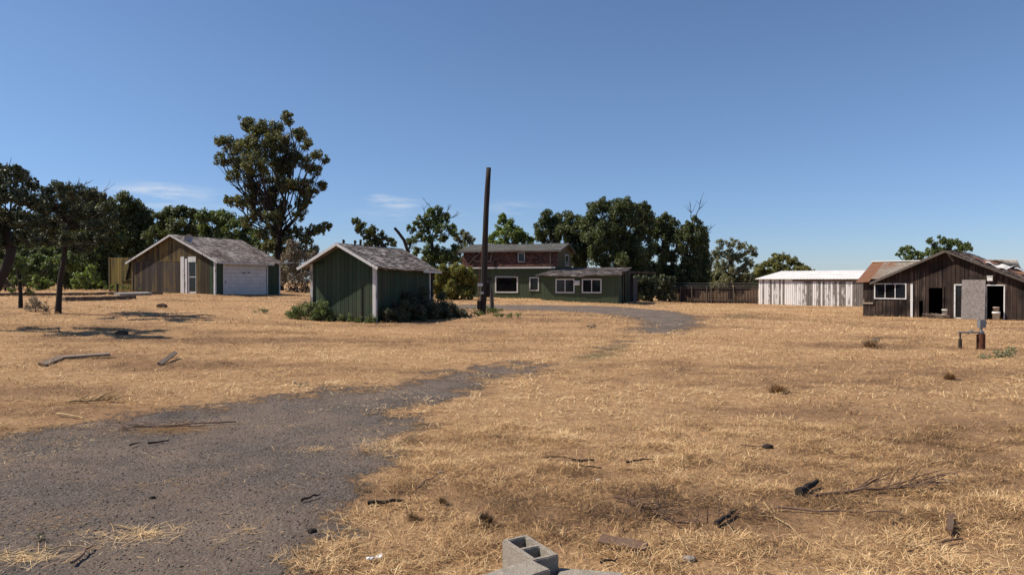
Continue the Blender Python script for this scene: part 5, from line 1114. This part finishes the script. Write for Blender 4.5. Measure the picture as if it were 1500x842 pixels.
def tuft(px, py, s, label, mat='mid', n=5, leaf=.04, cat='weed', dens=.5, group=None):
    c = P(px, py); rg = np.random.default_rng(int(px * 7 + py)); C = [rg.normal(0, s * .5, 3) * [1.6, 1, .3] + [0, 0, s * .35] for i in range(n)]; R_ = [s * .45 * rg.uniform(.6, 1.2) for i in range(n)]
    V, Fq, v = leaves(C, R_, leaf, dens, rg, .7); o = np_mesh('weed_tuft', V, Fq, LM[mat], None, None, {'v': v}); o.location = c; return tag(o, label, cat, group)
tuft(722, 459, .5, 'green weeds at the foot of the grey gate post', 'mid', 9, .07); tuft(742, 465, .35, 'low weeds trailing right of the gate post', 'mid', 7, .07); tuft(676, 456, .3, 'small weeds left of the utility pole', 'grey', 6, .07); tuft(700, 463, .28, 'weeds just before the utility pole', 'mid', 6, .07)
tuft(436, 566, .10, 'dark little weed at the far driveway edge', 'dry', 4, .03); tuft(861, 480, .22, 'dark weed in the middle of the field', 'dry', 4, .05)
tuft(388, 458, .3, 'low grey weed left of the shed brambles', 'grey', 6, .05); tuft(868, 437, .7, 'pale weeds under the wing windows', 'grey', 9, .09); tuft(835, 437, .5, 'pale weeds under the curtained window', 'grey', 7, .09); tuft(1275, 505, .22, 'dark twiggy tuft in the right field', 'dry', 5, .05)
tuft(1480, 525, .35, 'green brown weeds at the right edge', 'grey', 6, .05); tuft(60, 795, .08, 'wisp of straw on the gravel', 'dry', 3, .02, dens=.3)

def blade_tuft(px, py, h, n, label, tone=.2, spread=.5, flat=False, name='dead_tuft', cat='tuft', wd=.0022, group=None):
    c = P(px, py); rg = np.random.default_rng(int(px + py * 3)); an = rg.uniform(0, 6.28, n); el = rg.uniform(.03, .3, n) if flat else rg.uniform(.35, 1.45, n); ln = h * rg.uniform(.4, 1.15, n); r0 = h * spread * (.9 * np.abs(rg.normal(0, 1, n)) if flat else .4 * rg.random(n))
    x0, y0 = np.cos(an) * r0 * (1.6 if flat else 1), np.sin(an) * r0 * (.7 if flat else 1); an2 = rg.uniform(0, 6.28, n) if flat else an + rg.normal(0, .4, n); dx, dy = np.cos(an2), np.sin(an2); hh, vv = np.cos(el) * spread * 1.6, np.sin(el)
    A = np.stack([x0 - dy * wd, y0 + dx * wd, 0 * x0], -1); B = np.stack([x0 + dy * wd, y0 - dx * wd, 0 * x0], -1)
    m1 = np.stack([x0 + dx * ln * hh * .4, y0 + dy * ln * hh * .4, ln * vv * .6], -1); of = np.stack([dy * wd, -dx * wd, 0 * dx], -1) * .8; T_ = np.stack([x0 + dx * ln * hh, y0 + dy * ln * hh, ln * vv * .85], -1)
    V = np.stack([A, B, m1 + of, m1 - of, T_], 1).reshape(-1, 3); b = np.arange(n)[:, None] * 5; Fq = np.concatenate([b + [0, 1, 2], b + [0, 2, 3], b + [3, 2, 4]], 1).reshape(-1, 3)
    o = np_mesh(name, V, Fq, M['blade'], {'v': np.repeat(np.clip(tone + rg.normal(0, .12, n), 0, 1), 5), 'green': np.zeros(5 * n)}); o.location = c; return tag(o, label, cat, group)
blade_tuft(712, 775, .13, 900, 'dark brown dead tuft just behind the upright cinder block', .02, .55)
blade_tuft(648, 742, .08, 260, 'small dark tuft between the black stick and the big tuft', .08, .6)
blade_tuft(605, 765, .07, 300, 'low olive brown tuft near the gravel edge', .15, .9)
blade_tuft(1012, 676, .07, 240, 'little dark tuft in the open straw beside a pebble', .08, .7)
blade_tuft(1392, 556, .2, 300, 'grey brown tuft far out in the right field', .28, .9, wd=.004)
blade_tuft(1140, 575, .2, 400, 'broad low brown tuft in the middle of the right field', .28, 1.2, wd=.004)
blade_tuft(1275, 508, .3, 300, 'dark flattened tuft before the old barn', .2, 1.2, wd=.005)
def weed(px, py, h, n, label):
    c = P(px, py); o = empty('dead_weed', c, 0, label, 'weed'); m = MB(); rg = random.Random(px)
    for i in range(n):
        a = rg.uniform(0, 6.28); t_ = rg.uniform(.1, .7); l = h * rg.uniform(.5, 1.1); q0 = Vector((rg.uniform(-.25, .25), rg.uniform(-.2, .2), -.01)); q1 = q0 + Vector((math.cos(a) * t_, math.sin(a) * t_, 1)).normalized() * l
        m = MB(); mid = (q0 + q1) / 2 + Vector((rg.uniform(-.01, .01), rg.uniform(-.01, .01), 0)); m.tube([q0, mid, q1], [.005, .004, .0025], 5)
        for k in range(2): f = rg.uniform(.4, .9); q = q0.lerp(q1, f); m.tube([q, q + Vector((rg.uniform(-.05, .05), rg.uniform(-.05, .05), .04))], [.0025, .0012], 4)
        m.build('stalk', M['twig'], o)
for a_ in ((1035, 768, .17, 7, 'stiff brown weed stalks by the dark slanting stick'), (962, 742, .15, 6, 'brown weed stalks behind the twig tangle'), (880, 768, .10, 6, 'short brown weed stalks behind the half buried plank'), (955, 800, .12, 5, 'brown weed stalks at the end of the half buried plank')): weed(*a_)

blade_tuft(205, 783, .16, 110, 'wisps of pale straw on the gravel beside the pale stalk', .8, 1.0, True, 'straw_wisp', 'straw')
blade_tuft(30, 822, .16, 90, 'pale straw in the gravel corner by the forked stick', .8, 1.0, True, 'straw_wisp', 'straw')
blade_tuft(250, 630, .2, 420, 'reddish dry litter lying along the low branch on the gravel', .35, 1.6, True, 'straw_wisp', 'straw')
blade_tuft(460, 660, .15, 70, 'small golden straw wisp in the middle of the gravel', .7, .8, True, 'straw_wisp', 'straw')
blade_tuft(75, 590, .3, 500, 'raked heap of pale stalks at the far left of the grass edge', .6, 1.8, True, 'straw_wisp', 'straw')
